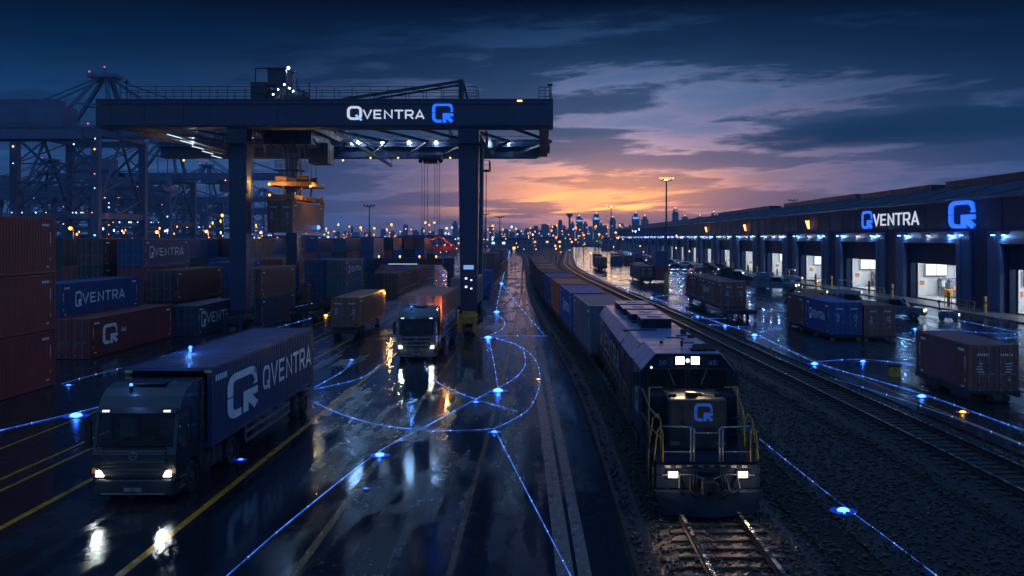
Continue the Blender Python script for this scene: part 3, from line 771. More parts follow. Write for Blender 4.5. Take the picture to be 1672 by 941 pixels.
# row on the near side of the far road, right of the gantry's leg
for i in range(8):
    c = ('deep blue', 'navy', 'maroon', 'navy', 'slate', 'teal', 'rust brown', 'navy')[i]
    nth = ("first", "second", "third", "fourth", "fifth", "sixth", "seventh", "eighth")[i]
    container(-9.4 - .02 * i * i, 162 + 13.5 * i, .02, c, f'{c} container at road level, {nth} in the line beyond the gantry leg', lod=0)
    if i not in (0, 3):
        c2 = ('', 'rust brown', 'navy', '', 'dark brown', 'deep blue', 'navy', 'maroon')[i]
        container(-9.4 - .02 * i * i, 162 + 13.5 * i, 2.64, c2, f'{c2} container stacked upon the {nth} in the line beyond the gantry leg', lod=0)

# ------------------------------------------------------------------ rail wagons
def wagon(loc, rz, label, L=12.6, name='flat_wagon'):
    o = thing(name, label, 'rail wagon', loc, rz)
    m = MB(); m.bb(-1.2, 1.2, -L / 2, L / 2, .82, 1.0); m.bb(-.35, .35, -L / 2, L / 2, .5, .82)
    for s in (-1, 1): m.bb(*sorted((s * 1.05, s * 1.22)), -L / 2, L / 2, .7, 1.02)
    m.build('deck_frame', 'black', o, bevel=.02)
    for s in (-1, 1):
        b = MB(); b.bb(-1., 1., s * (L / 2 - 1.9) - 1.2, s * (L / 2 - 1.9) + 1.2, .42, .62); 
        bo = b.build('bogie', 'rust', o)
        for wy in (-.75, .75):
            wl = MB()
            for sx in (-1, 1): wl.cyl((sx * .68, s * (L / 2 - 1.9) + wy, .42), (sx * .82, s * (L / 2 - 1.9) + wy, .42), .42, n=14)
            wl.cyl((-.7, s * (L / 2 - 1.9) + wy, .42), (.7, s * (L / 2 - 1.9) + wy, .42), .07, n=6)
            wl.build('wheelset', 'rust', bo)
    b = MB()
    b.bb(-.2, .2, -L / 2 - .35, -L / 2, .6, .85); b.build('coupler', 'rust', o)
    return o
def path_rot(path, y):
    return -math.atan2(poly_at(path, y + 6) - poly_at(path, y - 6), 12.)
# container train behind the locomotive
Y = 63.6; tr_cols = [('slate', 'dark slate'), ('deep blue', 'blue'), ((.75, .20, .06), 'orange red'), ('deep blue', 'deep blue'), ('dark brown', 'dark brown'), ('rust brown', 'rust brown'), ('maroon', 'maroon'), ('navy', 'dull navy'), ('rust brown', 'faded brown'), ('slate', 'slate'), ('maroon', 'dull maroon'), ('navy', 'distant navy')]
for i, (c, nm) in enumerate(tr_cols):
    L = 12.19; x = poly_at(LOCO_TRACK, Y); rz = path_rot(LOCO_TRACK, Y)
    where = 'coupled right behind the locomotive' if i == 0 else f'number {i + 1} in the train behind the locomotive'
    wagon((x, Y, .21), rz, f'black flat wagon carrying a {nm} container, {where}')
    o = container(x, Y, 1.24, c if c != 'navy' else (.04, .07, .15), f'{nm} container riding the train, {where}', Hc=2.75, W=2.6, rz=rz, lod=1 if i < 5 else 0, marks=(-1,))
    if i == 1: side_sign(o, 12.19, 2.6, 2.75, side=-1, y0=.3, y1=.85, h=.24)
    Y += 13.7
# rakes of containers in the yard
def rake(x0, y0, items, zbase, nth, rx=0., W=2.44, Hc=2.6, deck=True):
    y = y0; tot = sum(l + .12 for _, l, *_r in items)
    if deck: wagon((x0, y0 + tot / 2 - .3, .0), rx, f'low black wagon under {nth}', L=tot + 1.8)
    for it in items:
        c, L, lab = it[:3]
        o = container(x0, y + L / 2, zbase, c, lab, L=L, Hc=Hc, W=W, rz=rx, marks=(-1, 'door'))
        if len(it) > 3: side_sign(o, L, W, Hc, side=-1, **it[3])
        y += L + .12
rake(19.2, 98., [((.22, .09, .07), 6.06, 'dark brown container with its doors to the empty end of the yard wagon'), ((.10, .13, .15), 6.06, 'slate container with white lettering on the yard wagon', dict(y0=.2, y1=.8, h=.2)),
                 ('dark brown', 6.06, 'brown container third from the doors end on the yard wagon'), ('maroon', 6.06, 'maroon container at the far end of the yard wagon')], 1.04, 'the four container rake in the yard', Hc=2.5)
def tail_deck(x, y):
    m = thing('wagon_platform', 'bare platform end of the yard wagon with two upright posts', 'wagon platform', (x, y, 0))
    b = MB(); b.bb(-1.5, 1.5, -2.6, 0, .78, .98); b.bb(-1.5, 1.5, -2.75, -2.6, .6, 1.0); b.build('deck', 'black', m, bevel=.02)
    for s in (-1, 1):
        p = MB(); p.cyl((s * 1.2, -2.2, .95), (s * 1.2, -2.2, 1.75), .05, n=6); p.sph((s * 1.2, -2.2, 1.8), .07); p.build('post', 'grey_steel', m)
        w = MB(); w.cyl((s * .68, -1.7, .42), (s * .84, -1.7, .42), .42, n=14); w.build('wheel', 'rust', m)
        q = MB(); q.cyl((s * 1.3, -2.75, .15), (s * 1.3, -2.75, .8), .09, n=6); q.build('buffer_leg', 'rust', m)
tail_deck(19.2, 97.0)
rake(23.6, 76., [((.02, .075, .30), 7.6, 'bright blue container with pale lettering and its doors beside the brown one', dict(y0=.2, y1=.8, h=.24)), ((.19, .08, .06), 5.9, 'dark brown container behind the bright blue one on the grey pavement')], .42, 'the blue and brown containers on the grey pavement', Hc=2.55, deck=False)
container(26.2, 79.0, .35, (.26, .09, .06), 'rust brown container with doors facing the tracks next to the bright blue one', L=6.06, Hc=2.4, marks=(-1, 'door'))
for (x, y, l, lab) in ((23.6, 82.8, 13.9, 'under the bright blue and dark brown containers'), (26.2, 79.0, 6.3, 'under the brown container beside the bright blue one')):
    m = thing('container_skid', f'low yellow edged steel skid {lab}', 'skid', (x, y, 0))
    b = MB(); b.bb(-1.25, 1.25, -l / 2, l / 2, .22, .34); b.build('deck_frame', 'black', m)
    for s in (-1, 1):
        for k in range(4): w = MB(); w.bb(s * 1. - .14, s * 1. + .14, -l / 2 + .3 + k * (l - .9) / 3, -l / 2 + .6 + k * (l - .9) / 3, 0, .22); w.build('foot', 'yellow', m)
o = container(21.95, 51.0, .42, (.24, .09, .062), 'rust brown container alone by the rail track, doors towards the bottom edge', L=7.4, W=2.35, Hc=2.4, rz=R(-2), marks=(-1, 'door'))
wagon((21.95, 51.0, -.40), R(-2), 'low rusty wagon under the lone brown container', L=7.6)
b = thing('track_stop', 'small yellow and black wheel stop at the end of the lone brown container', 'wheel stop', (20.3, 56.4, 0))
m = MB(); m.prism([(-.3, 0), (.3, 0), (.1, .55), (-.1, .55)], 'x', -.3, .3); m.build('block', 'yellow', b, bevel=.02)
m = MB(); m.cyl((-.35, 0, .6), (.35, 0, .6), .12, n=8); m.build('roller', 'rust', b)
rake(18.2, 171., [('dark brown', 6.06, 'dark brown container nearest the lamp mast in the middle rake'), ('deep blue', 6.06, 'blue container behind the brown one in the middle rake'), ('rust brown', 6.06, 'rust brown container at the back of the middle rake')], .5, 'the middle rake', Hc=2.5)
container(21.2, 176., .4, 'maroon', 'maroon container right beside the middle rake', L=6.06, lod=0); container(21.2, 176., 3.0, 'navy', 'navy container on top of the maroon one beside the middle rake', L=6.06, lod=0)
rake(14.6, 238., [('rust brown', 6.06, 'rust brown container heading the far rake'), ('navy', 12.19, 'navy container behind the brown one in the far rake')], .5, 'the far rake')
for i, (x, y, c) in enumerate(((22, 290, 'navy'), (26, 300, 'dark brown'), (30, 262, 'teal'), (25, 330, 'rust brown'), (33, 340, 'navy'), (18, 320, 'maroon'))):
    container(x, y, .02, c, f'{c} container standing apart on the far yard, {("nearest the mast","next but one from the mast","towards the docks","half hidden","close to the last docks","by the curving track")[i]}', lod=0)
# ------------------------------------------------------------------ gantry crane
def railing(mb, p, q, h=1.05, n=None, r=.035, mids=(.5,)):
    p, q = Vector(p), Vector(q); Ln = (q - p).length; n = n or max(2, int(Ln / 2.2))
    for i in range(n + 1):
        a = p.lerp(q, i / n); mb.beam(a, a + Vector((0, 0, h)), r * 1.6)
    for f in (1.,) + mids: mb.beam(p + Vector((0, 0, h * f)), q + Vector((0, 0, h * f)), r * 1.6)
GD, GR = 82.0, 114.0
def gantry():
    g = thing('gantry_crane', 'huge navy rail mounted gantry crane with a lit wordmark across the road', 'gantry crane', (-15, GD, 0))
    ox, oy = -15., GD
    def lx(px, d=GD): return XA(px, d) - ox
    zt, zb = 19.35, 17.2; ry = GR - oy
    # main beams (local y: front 0, rear ry)
    b = MB(); b.bb(lx(165), lx(903), -1.0, 1.0, zb, zt)
    b.bb(lx(165), lx(903), -1.06, 1.06, zt, zt + .12); b.bb(lx(165), lx(903), -1.06, 1.06, zb - .1, zb)
    for i in range(14):
        x = lx(190) + i * (lx(880) - lx(190)) / 13; b.bb(x - .03, x + .03, -1.03, -1.0, zb, zt)
    fb = b.build('front_beam', 'navy', g, bevel=.02)
    b = MB()
    for px in (300, 452, 640, 790):
        x = lx(px); b.bb(x - .35, x + .35, -1.045, -1.0, zb + .15, zt - .12)
        for i in range(6):
            for q in (-.25, .25): b.cyl((x + q, -1.06, zb + .35 + i * .28), (x + q, -1.03, zb + .35 + i * .28), .03, n=5)
    b.build('splice_plate_trim', 'navy', fb)
    b = MB(); b.bb(lx(175), lx(895), -1.25, -1.08, zb + .02, zb + .10); b.bb(lx(175), lx(895), -1.2, -1.08, zt - .32, zt - .27); b.build('cable_tray', 'navy_dark', fb)
    b = MB()
    for i in range(9):
        xa_, xb_ = -36 - ox + i * 4.1, -36 - ox + (i + 1) * 4.1
        b.beam((xa_, 1., zb + .3), (xb_, ry / 2, zb + .4), .22); b.beam((xb_, ry / 2, zb + .4), (xa_, ry - 1, zb + .3), .22)
    b.build('lateral_bracing', 'navy_dark', g)
    b = MB(); xa, xb = -44. - ox, .9 - ox
    b.prism([(xa, zb), (xb - 1.6, zb), (xb, zb + .7), (xb, zt), (xa, zt)], 'y', ry - 1, ry + 1)
    b.bb(xa, xb, ry - 2.2, ry - 1.0, zb + 1.15, zb + 1.25)
    b.build('rear_beam', 'navy', g, bevel=.02)
    # end ties and cross girders between the beams
    for (x0, x1, z0, z1) in ((lx(880), lx(897), zb + .1, zb + 1.3), (lx(180), lx(200), zb + .1, zb + 1.2), (-34.5 - ox, -33.6 - ox, zb + .05, zb + 1.0), (lx(765) - .6, lx(765) + .6, zb, zb + 1.4), (lx(392) - .6, lx(392) + .6, zb, zb + 1.4)):
        b = MB(); b.bb(x0, x1, 1.0, ry - 1.0, z0, z1); b.build('cross_girder', 'navy', g, bevel=.02)
    # legs
    for px, d, yy, w0, w1 in ((392, GD, 0, 1.55, 1.3), (766, GD, 0, 1.75, 1.35), (478, GR, ry, 1.35, 1.2), (779, GR, ry, 1.5, 1.2)):
        x = XA(px, d) - ox; lw = MB()
        vs = []
        for z, w, dd in ((1.9, w1, 1.1), (zb - .1, w0, 1.5)):
            vs += [(x - w / 2, yy - dd / 2, z), (x + w / 2, yy - dd / 2, z), (x + w / 2, yy + dd / 2, z), (x - w / 2, yy + dd / 2, z)]
        lw.add(vs, [(0, 3, 2, 1), (4, 5, 6, 7), (0, 1, 5, 4), (1, 2, 6, 5), (2, 3, 7, 6), (3, 0, 4, 7)])
        leg = lw.build('leg', 'navy', g, bevel=.03)
        c = MB()      # collar platform with handrail at the leg head
        c.bb(x - 1.5, x + 1.5, yy - 1.9, yy + 1.3, zb - 1.5, zb - 1.42)
        for a, q in (((x - 1.5, yy - 1.9), (x + 1.5, yy - 1.9)), ((x - 1.5, yy - 1.9), (x - 1.5, yy + 1.3)), ((x + 1.5, yy - 1.9), (x + 1.5, yy + 1.3))):
            railing(c, (*a, zb - 1.42), (*q, zb - 1.42), n=3)
        c.build('platform', 'navy_dark', leg)
        l = MB()
        for s in (-.25, .25): l.beam((x + w0 / 2 + .25, yy + s, 2.2), (x + w0 / 2 + .32, yy + s, zb - 1.4), .06)
        z = 2.5
        while z < zb - 1.5: l.beam((x + w0 / 2 + .26, yy - .25, z), (x + w0 / 2 + .26, yy + .25, z), .04); z += .4
        l.build('ladder', 'grey_steel', leg)
        bo = thing('bogie', None, None); bo.parent = g; bo.location = (x, yy, 0); del_keys(bo)
        f = MB(); f.bb(-.62, .62, -1.9, 1.9, .95, 1.5); f.bb(-.55, .55, -.5, .5, 1.5, 1.92)
        for s in (-1, 1):
            f.prism([(s * 1.25 - .62, .3), (s * 1.25 + .62, .3), (s * 1.25 + .3, 1.0), (s * 1.25 - .3, 1.0)], 'x', -.5, -.36)
            f.prism([(s * 1.25 - .62, .3), (s * 1.25 + .62, .3), (s * 1.25 + .3, 1.0), (s * 1.25 - .3, 1.0)], 'x', .36, .5)
        f.bb(-.75, -.5, -2.05, -1.7, .2, 1.7); f.bb(.5, .75, -2.05, -1.7, .2, 1.7); f.cyl((-.8, -1.1, 1.2), (.8, -1.1, 1.2), .22, n=10)
        f.build('frame', 'yellow' if px > 700 else 'navy_dark', bo, bevel=.03)
        for s in (-1.6, -.9, .9, 1.6):
            w = MB(); w.cyl((-.3, s, .36), (.3, s, .36), .36, n=16); w.build('wheel', 'rust', bo)
        m = MB(); m.cyl((.55, 0, 1.15), (1.15, 0, 1.15), .24, n=10); m.bb(.5, .9, -.3, .3, .8, 1.0); m.build('motor', 'black', bo)
        if px == 766:
            n = MB(); n.bb(x - .42, x + .42, yy - .60, yy - .58, 5.35, 5.75); n.build('number_plate', 'window_plate', leg)
            for zz in (3.9, 4.6): 
                n = MB(); n.bb(x - .3, x - .12, yy - .62, yy - .58, zz - .08, zz + .08); n.bb(x + .15, x + .3, yy - .62, yy - .58, zz - .2, zz - .08); n.build('marker_light', 'head_small', leg)
    # handrails and walkway on the beams
    r = MB(); railing(r, (lx(205), -1.0, zt + .12), (lx(780), -1.0, zt + .12), 1.0, 20, .03); railing(r, (lx(205), 1.0, zt + .12), (lx(780), 1.0, zt + .12), 1.0, 20, .03)
    railing(r, (lx(880), -1.0, zt + .12), (lx(900), -1.0, zt + .12), .95, 2, .03); railing(r, (lx(880), 1, zt + .12), (lx(900), 1, zt + .12), .95, 2, .03)
    r.build('handrail', 'navy_dark', g)
    r = MB(); railing(r, (XA(520, 112) - ox, ry - 2.2, zb + 1.25), (.6 - ox, ry - 2.2, zb + 1.25), 1.1, 18, .045, (.33, .66)); railing(r, (-44 - ox, ry - 2.2, zb + 1.25), (XA(470, 112) - ox, ry - 2.2, zb + 1.25), 1.1, 8, .045)
    r.build('walkway_rail', 'grey_steel', g)
    # machinery house and cabinets on the beam
    hse = MB(); hse.bb(lx(440), lx(470), -.6, 1.6, zt + 1.3, zt + 2.65); hse.bb(lx(437), lx(473), -.75, 1.75, zt + 2.65, zt + 2.75); hse.bb(lx(450), lx(468), -.3, 1.3, zt + .12, zt + 1.3)
    hb = hse.build('machinery_house', 'navy_dark', g, bevel=.02)
    q = MB(); q.bb(lx(413), lx(438), -.7, .8, zt + .12, zt + 1.55); q.bb(lx(476), lx(500), -.6, .7, zt + .12, zt + .85); q.bb(lx(430), lx(452), 0, .9, zt + .12, zt + 1.0); q.cyl((lx(472), .2, zt + .5), (lx(490), .2, zt + .9), .3, n=10)
    q.prism([(lx(470), zt + .12), (lx(508), zt + .12), (lx(500), zt + .5), (lx(473), zt + 1.2)], 'y', .5, 1.2)
    q.build('winch_cabinet', 'navy_dark', hb)
    m = MB()
    for pts in ([(lx(417), 0, zt), (lx(417), 0, zt + 2.8), (lx(458), 0, zt + 2.85)], [(lx(485), 0, zt), (lx(485), 0, zt + 2.5), (lx(481), 0, zt + 2.55)], [(lx(505), 0, zt), (lx(505), 0, zt + 1.6)], [(lx(207), 0, zt), (lx(207), 0, zt + 1.9)], [(lx(898), 0, zt), (lx(898), 0, zt + 1.35)]): m.tube(pts, .05)
    m.bb(lx(894), lx(902), -.2, .2, zt + 1.35, zt + 1.5); m.bb(lx(203), lx(211), -.2, .2, zt + 1.6, zt + 1.7)
    m.build('mast', 'navy_dark', g)
    # folded stay arm near the lettering
    a = MB(); a.beam((lx(558), 0, zt + .2), (lx(752), 0, zt + 1.72), .26, .22); a.beam((lx(600), .4, zt + .2), (lx(752), .4, zt + 1.5), .16, .16)
    a.bb(lx(749), lx(757), -.25, .65, zt + .12, zt + 1.85); a.beam((lx(757), 0, zt + 1.5), (lx(764), 0, zt + .12), .18); a.build('stay_arm', 'navy_dark', g)
    # lit sign
    x0 = lx(571); hgt = 1.02
    st, wd = word_strokes('VENTRA'); fx = (0, -1.062, 0)
    lettering('letter_q_sign', [(p, .17) for p in (LET['Q'][0],)] , (x0, -1.07, zb + .52), (1, 0, 0), (0, 0, 1), 1.3, 1.12, 'sign_white', g, .05)
    lettering('letter_q_tail', [(LET['Q'][1], .15)], (x0, -1.13, zb + .52), (1, 0, 0), (0, 0, 1), 1.3, 1.12, 'sign_blue_pale', g, .03)
    lettering('wordmark_sign', st, (x0 + 1.32, -1.07, zb + .60), (1, 0, 0), (0, 0, 1), (lx(695) - x0 - 1.32) / wd, .74, 'sign_white', g, .05)
    lettering('logo_sign', logo_strokes(.15), (lx(708), -1.07, zb + .28), (1, 0, 0), (0, 0, 1), lx(742) - lx(708), 1.62, 'sign_blue', g, .05)
    # floodlights: under the rear walkway rail, on the beam, at the machinery house
    def flood(x, y, z, r=.16, mt='cool_lamp', pw=120, col=(.35, .6, 1.), pl=True, hang=.35):
        h = MB(); h.cyl((x, y, z + .05), (x, y, z + r + hang), .04, n=6); h.cyl((x, y, z), (x, y, z + r), r * .8, r * .5, n=10); o = h.build('floodlight', 'navy_dark', g)
        s = MB(); s.sph((x, y, z - .02), r); s.build('lens', mt, o)
        if pl: lamp('floodlight_beam', (x, y, z - .27), pw, col, .05, g)
    for px in (575, 585, 625, 668, 712, 830):
        flood(XA(px, 111.4) - ox, ry - 2.6, ZA(233, 111.4), .2, pw=70)
    flood(lx(473), -.4, zt + 2.8, .11, hang=-.1, pw=60)
    for px, z in ((452, .5), (460, .9), (478, 1.0), (484, .75), (470, 1.3)): flood(lx(px), -1.1, zt + z, .05, pl=False, hang=-.03)
    h = MB(); h.bb(lx(845), lx(853), -1.12, -1.06, zt - .12, zt + .0); h.build('amber_lamp', 'warm_soft', g)
    # bright tubes along the cross walkway on the left, work lamps below
    for k in range(5):
        t = MB(); xx = -32.5 - ox - k * .9; t.bb(xx - .03, xx + .03, 3 + k * 5.5, 6.4 + k * 5.5, zb - .28, zb - .22); t.build('tube_lamp', 'tube_white', g)
    lamp('walkway_glow', (-34.2 - ox, 14, zb - .4), 160, (.65, .8, 1.), .3, g)
    for px, py, dd in ((300, 262, 100), (448, 231, 92), (500, 236, 100), (560, 262, 108), (605, 258, 112), (650, 258, 112), (735, 258, 112), (770, 264, 112)):
        s = MB(); s.sph((XA(px, dd) - ox, dd - oy, ZA(py, dd)), .1, 8, 6); s.build('work_lamp', 'warm_soft', g)
    # stairs down at the right leg head
    s = MB(); s.beam((lx(541), 1.6, zb - .2), (lx(574), ry - 10, zb - 1.6), .12, .3); railing(s, (lx(541), 1.6, zb - .1), (lx(574), ry - 10, zb - 1.5), 1.0, 8, .04); s.build('stair', 'grey_steel', g)
    # trolley with ropes, and a second hook block
    tr = thing('trolley', None, None); tr.parent = g; tr.location = (0, 0, 0); del_keys(tr)
    t = MB(); tx = XA(490, 91) - ox; t.bb(tx - 2.6, tx + 2.6, 2., 16., zb + .2, zb + .9); t.bb(tx - 2., tx + 2.2, 4., 12., zb - 1.0, zb + .2); t.bb(tx + 1.0, tx + 2.8, 8., 10.5, zb - 2.4, zb - .5)
    for q in range(6): t.beam((tx - 2.4 + q, 3, zb - .6), (tx - 1.8 + q, 3, zb - 1.5), .12)
    t.cyl((tx - 1.5, 6, zb + 1.3), (tx + 1.5, 6, zb + 1.3), .5, n=12); t.build('trolley_frame', 'navy_dark', tr, bevel=.02)
    p = MB()
    for dx in (-1., -.55, .55, 1.):
        for dy in (6.5, 10.5): p.cyl((tx + dx, dy, zb - .8), (tx + dx * .95 + .2, dy, 13.6), .035, n=5)
    p.build('hoist_rope', 'grey_steel', tr)
    t = MB(); hx = XA(704, 112) - ox; t.bb(hx - 1.3, hx + 1.3, ry - 4, ry - 1.2, zb - .35, zb); t.bb(hx - .8, hx + .8, ry - 3, ry - 1.5, zb - .75, zb - .35)
    for q in (-1.15, 1.15): t.sph((hx + q, ry - 2.6, zb - .5), .25)
    t.build('hook_block', 'navy_dark', tr)
    p = MB()
    for px in (688, 692, 697, 709, 713, 717): x = XA(px, 111) - ox; p.cyl((x, ry - 2.5, zb - .5), (x, ry - 2.5, 5.6), .03, n=5)
    p.build('slack_rope', 'grey_steel', tr)
    t = MB(); t.bb(hx - 1.4, hx + 1.4, ry - 3.2, ry - 1.8, 4.9, 5.6); t.bb(hx - .4, hx + .4, ry - 2.9, ry - 2.1, 5.6, 6.2); t.build('lower_block', 'rust', tr)
    return g
def del_keys(o):
    for k in ('label', 'category', 'group'):
        if k in o: del o[k]
M['window_plate'] = emit('lit_number_plate', (.25, .5, 1.), .6)
M['sign_blue_pale'] = emit('pale_blue_sign_face', (.25, .5, 1.), 1.)
M['tube_white'] = emit('white_tube', (.6, .8, 1.), 1.1)
gantry()
# hanging container and the spreader that grips it
hc = container(XA(480, 85) - 1.22, 91.1, 8.42, (.30, .125, .075), 'rust brown container hanging in the air from the gantry crane', Hc=2.78, W=2.2, marks=(1, 'door'))
b = MB(); b.sph((1.16, 3.4, .55), .2, 10, 8); b.build('beacon', 'blue_small', hc); lamp('beacon_glow', (1.5, 3.2, .6), 20, (.1, .3, 1.), .1, hc)
sp = thing('spreader', 'orange spreader frame gripping the hanging container', 'spreader', (XA(480, 85) - 1.2, 91.1, 11.2))
m = MB()
for s in (-1, 1): m.bb(*sorted((s * .55, s * .85)), -5.4, 5.4, .22, .6)
for yy in (-5.6, -1.6, 1.3, 5.3): m.bb(-1.1, 1.1, yy, yy + .35, .2, .55)
m.build('lower_frame', 'orange', sp, bevel=.02)
for sx in (-1, 1):
    for sy in (-1, 1):
        q = MB(); q.bb(sx * 1. - .16, sx * 1. + .16, sy * 5.6 - .2, sy * 5.6 + .2, 0, .75); q.beam((sx * 1.2, sy * 5.6, .2), (sx * 1.2, sy * 5.6, -.35), .1); q.build('corner_guide', 'orange', sp)
m = MB(); m.bb(-1.9, 1.9, -2.8, 2.8, 1.45, 1.85); m.bb(-1.5, -.4, -2.2, 1.2, 1.85, 2.35); m.cyl((.4, -1.6, 2.1), (1.5, -1.6, 2.1), .32, n=12); m.cyl((.4, 1.4, 2.1), (1.5, 1.4, 2.1), .32, n=12)
m.build('head_block', 'orange', sp, bevel=.03)
m = MB()
for sx in (-.7, .7):
    for sy in (-2., 2.): m.beam((sx, sy, .5), (sx * 1.2, sy, 1.5), .16)
m.build('hanger', 'rust', sp)
m = MB(); m.sph((-1.85, -2.85, 1.6), .12, 8, 6); m.sph((1.85, -2.85, 1.4), .1, 8, 6); m.sph((-1.0, -5.8, .5), .1, 8, 6); m.build('work_lamp', 'warm_soft', sp)
lamp('spreader_glow', (-1.2, -4.6, 1.6), 190, (1., .55, .2), .2, sp); lamp('spreader_glow', (2.2, -2., 1.2), 150, (1., .6, .25), .2, sp)  # second light added to brighten the hanging container's side

# ------------------------------------------------------------------ low portal frame
p = thing('portal_frame', 'low navy portal frame over the container row beyond the trucks', 'portal frame', (-18.7, 140, 0))
m = MB(); m.bb(-6.2, 6.2, -.5, .5, 4.15, 5.05); m.build('beam', 'navy', p, bevel=.03)
for s in (-1, 1):
    m = MB(); m.bb(*sorted((s * 5.2, s * 6.1)), -.45, .45, .5, 4.15); m.prism([(s * 5.2, 4.15), (s * 5.2, 3.1), (s * 4.3, 4.15)], 'y', -.4, .4); l = m.build('leg', 'navy', p)
    m = MB(); m.bb(s * 5.65 - .6, s * 5.65 + .6, -1.6, 1.6, .12, .5); m.build('foot', 'yellow', l)
m = MB(); m.bb(-3.2, 2.4, -.56, -.5, 4.2, 4.24); m.build('tube_lamp', 'window_lit', p)
for sx, z in ((-1.6, 5.3), (1.2, 5.3), (3.6, 5.3), (-4.6, 5.3)):
    m = MB(); m.sph((sx, 0, z), .13, 8, 6); m.cyl((sx, 0, 5.05), (sx, 0, z), .03, n=5); m.build('amber_lamp', 'warm_soft', p)

# ------------------------------------------------------------------ quay cranes
def quay_crane(label, loc, s=1., rz=0., boom=46., back=24., gx=10., gy=12., apex=52., gz=38., rich=True):
    c = thing('quay_crane', label, 'quay crane', loc, rz, 'quay cranes on the horizon of the yard')
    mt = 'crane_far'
    for sx in (-1, 1):
        for sy in (-1, 1):
            m = MB(); m.beam((sx * gx, sy * gy, 0), (sx * gx, sy * gy, gz - 1.), 1.7, 1.7); m.build('leg', mt, c)
    m = MB()
    for sy in (-1, 1):
        for z in (13., gz - 1.5): m.beam((-gx, sy * gy, z), (gx, sy * gy, z), 1.2, 1.5)
        m.beam((-gx, sy * gy, 14), (gx, sy * gy, gz - 2), .5); m.beam((gx, sy * gy, 14), (-gx, sy * gy, gz - 2), .5)
        m.beam((-gx, sy * gy, gz * .62), (gx, sy * gy, gz * .62), .6)
    for sx in (-1, 1):
        for z in (3., 13., gz - 1.): m.beam((sx * gx, -gy, z), (sx * gx, gy, z), 1.1, 1.4)
        m.beam((sx * gx, -gy, 14), (sx * gx, 0, gz - 2), .5); m.beam((sx * gx, gy, 14), (sx * gx, 0, gz - 2), .5)
    for sy in (-1, 1):
        for i in range(4):
            za, zb_ = 3 + (gz - 4) * i / 4, 3 + (gz - 4) * (i + 1) / 4
            m.beam((-gx, sy * gy, za), (0, sy * gy, zb_), .28); m.beam((gx, sy * gy, za), (0, sy * gy, zb_), .28)
            m.beam((-gx, sy * gy, zb_), (gx, sy * gy, zb_), .3)
    for sx in (-1, 1):
        for i in range(4):
            za, zb_ = 3 + (gz - 4) * i / 4, 3 + (gz - 4) * (i + 1) / 4
            m.beam((sx * gx, -gy, za), (sx * gx, gy, zb_), .25)
    m.build('bracing', mt, c)
    g = MB()
    for sy in (-1, 1):
        g.beam((-gx - back, sy * 2.8, gz), (gx + boom, sy * 2.8, gz), 1.1, 2.3)
    x = -gx - back
    while x <= gx + boom: g.beam((x, -2.8, gz), (x, 2.8, gz), .5, 1.2); x += 6
    go = g.build('boom', mt, c)
    r = MB()
    for sy in (-1, 1): railing(r, (-gx - back, sy * 3.8, gz + .9), (gx + boom, sy * 3.8, gz + .9), 1.4, 20, .06)
    r.build('walkway_rail', mt, go)
    a = MB()
    for sy in (-1, 1):
        a.beam((gx, sy * 5, gz), (gx - 3, sy * 1.2, apex), .9); a.beam((-gx + 3, sy * 5, gz), (gx - 4.5, sy * 1.2, apex), .8)
        a.beam((gx - 1, sy * 4, gz + (apex - gz) * .45), (0, sy * 3.4, gz + (apex - gz) * .5), .4)
    a.bb(gx - 7, gx - .5, -2.6, 2.6, apex - .4, apex + .5); a.beam((gx - 4, 0, apex), (gx - 4, 0, apex + 2.2), .5); a.build('apex_frame', mt, c)
    st = MB()
    for sy in (-1, 1):
        for fx in (.45, .92): st.beam((gx - 3, sy * 1.2, apex), (gx + boom * fx, sy * 2.8, gz + 1), .32)
        st.beam((gx - 4, sy * 1.2, apex), (-gx - back + 3, sy * 2.8, gz + 1), .32)
    st.build('stay', mt, c)
    h = MB(); h.bb(-gx - back + 4, -gx - 4, -3.6, 3.6, gz + 1.2, gz + 6); h.bb(-gx - back + 6, -gx - 12, -2.6, 2.6, gz + 6, gz + 7.6); h.build('machinery_house', mt, c)
    t = MB(); t.bb(gx + 8, gx + 14, -3.4, 3.4, gz - 2.6, gz - 1.2); t.bb(gx + 14, gx + 17, -1.5, 1.5, gz - 5.4, gz - 1.6); t.bb(gx + 9, gx + 12, -4.5, 4.5, gz - 14, gz - 13)
    for q in (-3., 3.): t.cyl((gx + 10, q, gz - 13), (gx + 10, q, gz - 2), .12, n=5)
    t.build('trolley_cab', mt, c)
    for (x, y, z) in ((gx - 4, 0, apex + 2.4), (gx - 6.5, -2.4, apex + .9), (gx + boom, 0, gz + 2.6), (-gx - back, 0, gz + 2.5)):
        b = MB(); b.sph((x, y, z), .18, 8, 6); b.build('warning_lamp', 'red_lamp', c)
    rn = random.Random(int(loc[0] * 7 + loc[1]))
    n = 30 if rich else 14
    for i in range(n):
        x, y, z = rn.choice([(-gx, -gy, rn.uniform(3, gz)), (gx, -gy, rn.uniform(3, gz)), (rn.uniform(-gx - back, gx + boom), -3.6, gz - 1.6), (rn.uniform(-gx, gx), -gy - .7, 13.6), (rn.uniform(-gx, gx), -gy - .7, 13.6)])
        b = MB(); b.sph((x, y - .9, z), rn.choice((.1, .14, .2)), 8, 6); b.build('work_lamp', rn.choice(('warm_lamp', 'cool_wall', 'warm_soft', 'cool_wall')), c)
    c.scale = (s,) * 3
    return c
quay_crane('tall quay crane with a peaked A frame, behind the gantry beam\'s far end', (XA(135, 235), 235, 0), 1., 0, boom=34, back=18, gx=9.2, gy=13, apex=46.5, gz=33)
quay_crane('quay crane with a boxy machinery house cut by the frame edge above the tall stack', (-133., 205, 0), .95, R(180), boom=24, back=30, gx=10, gy=12, apex=47, gz=31)
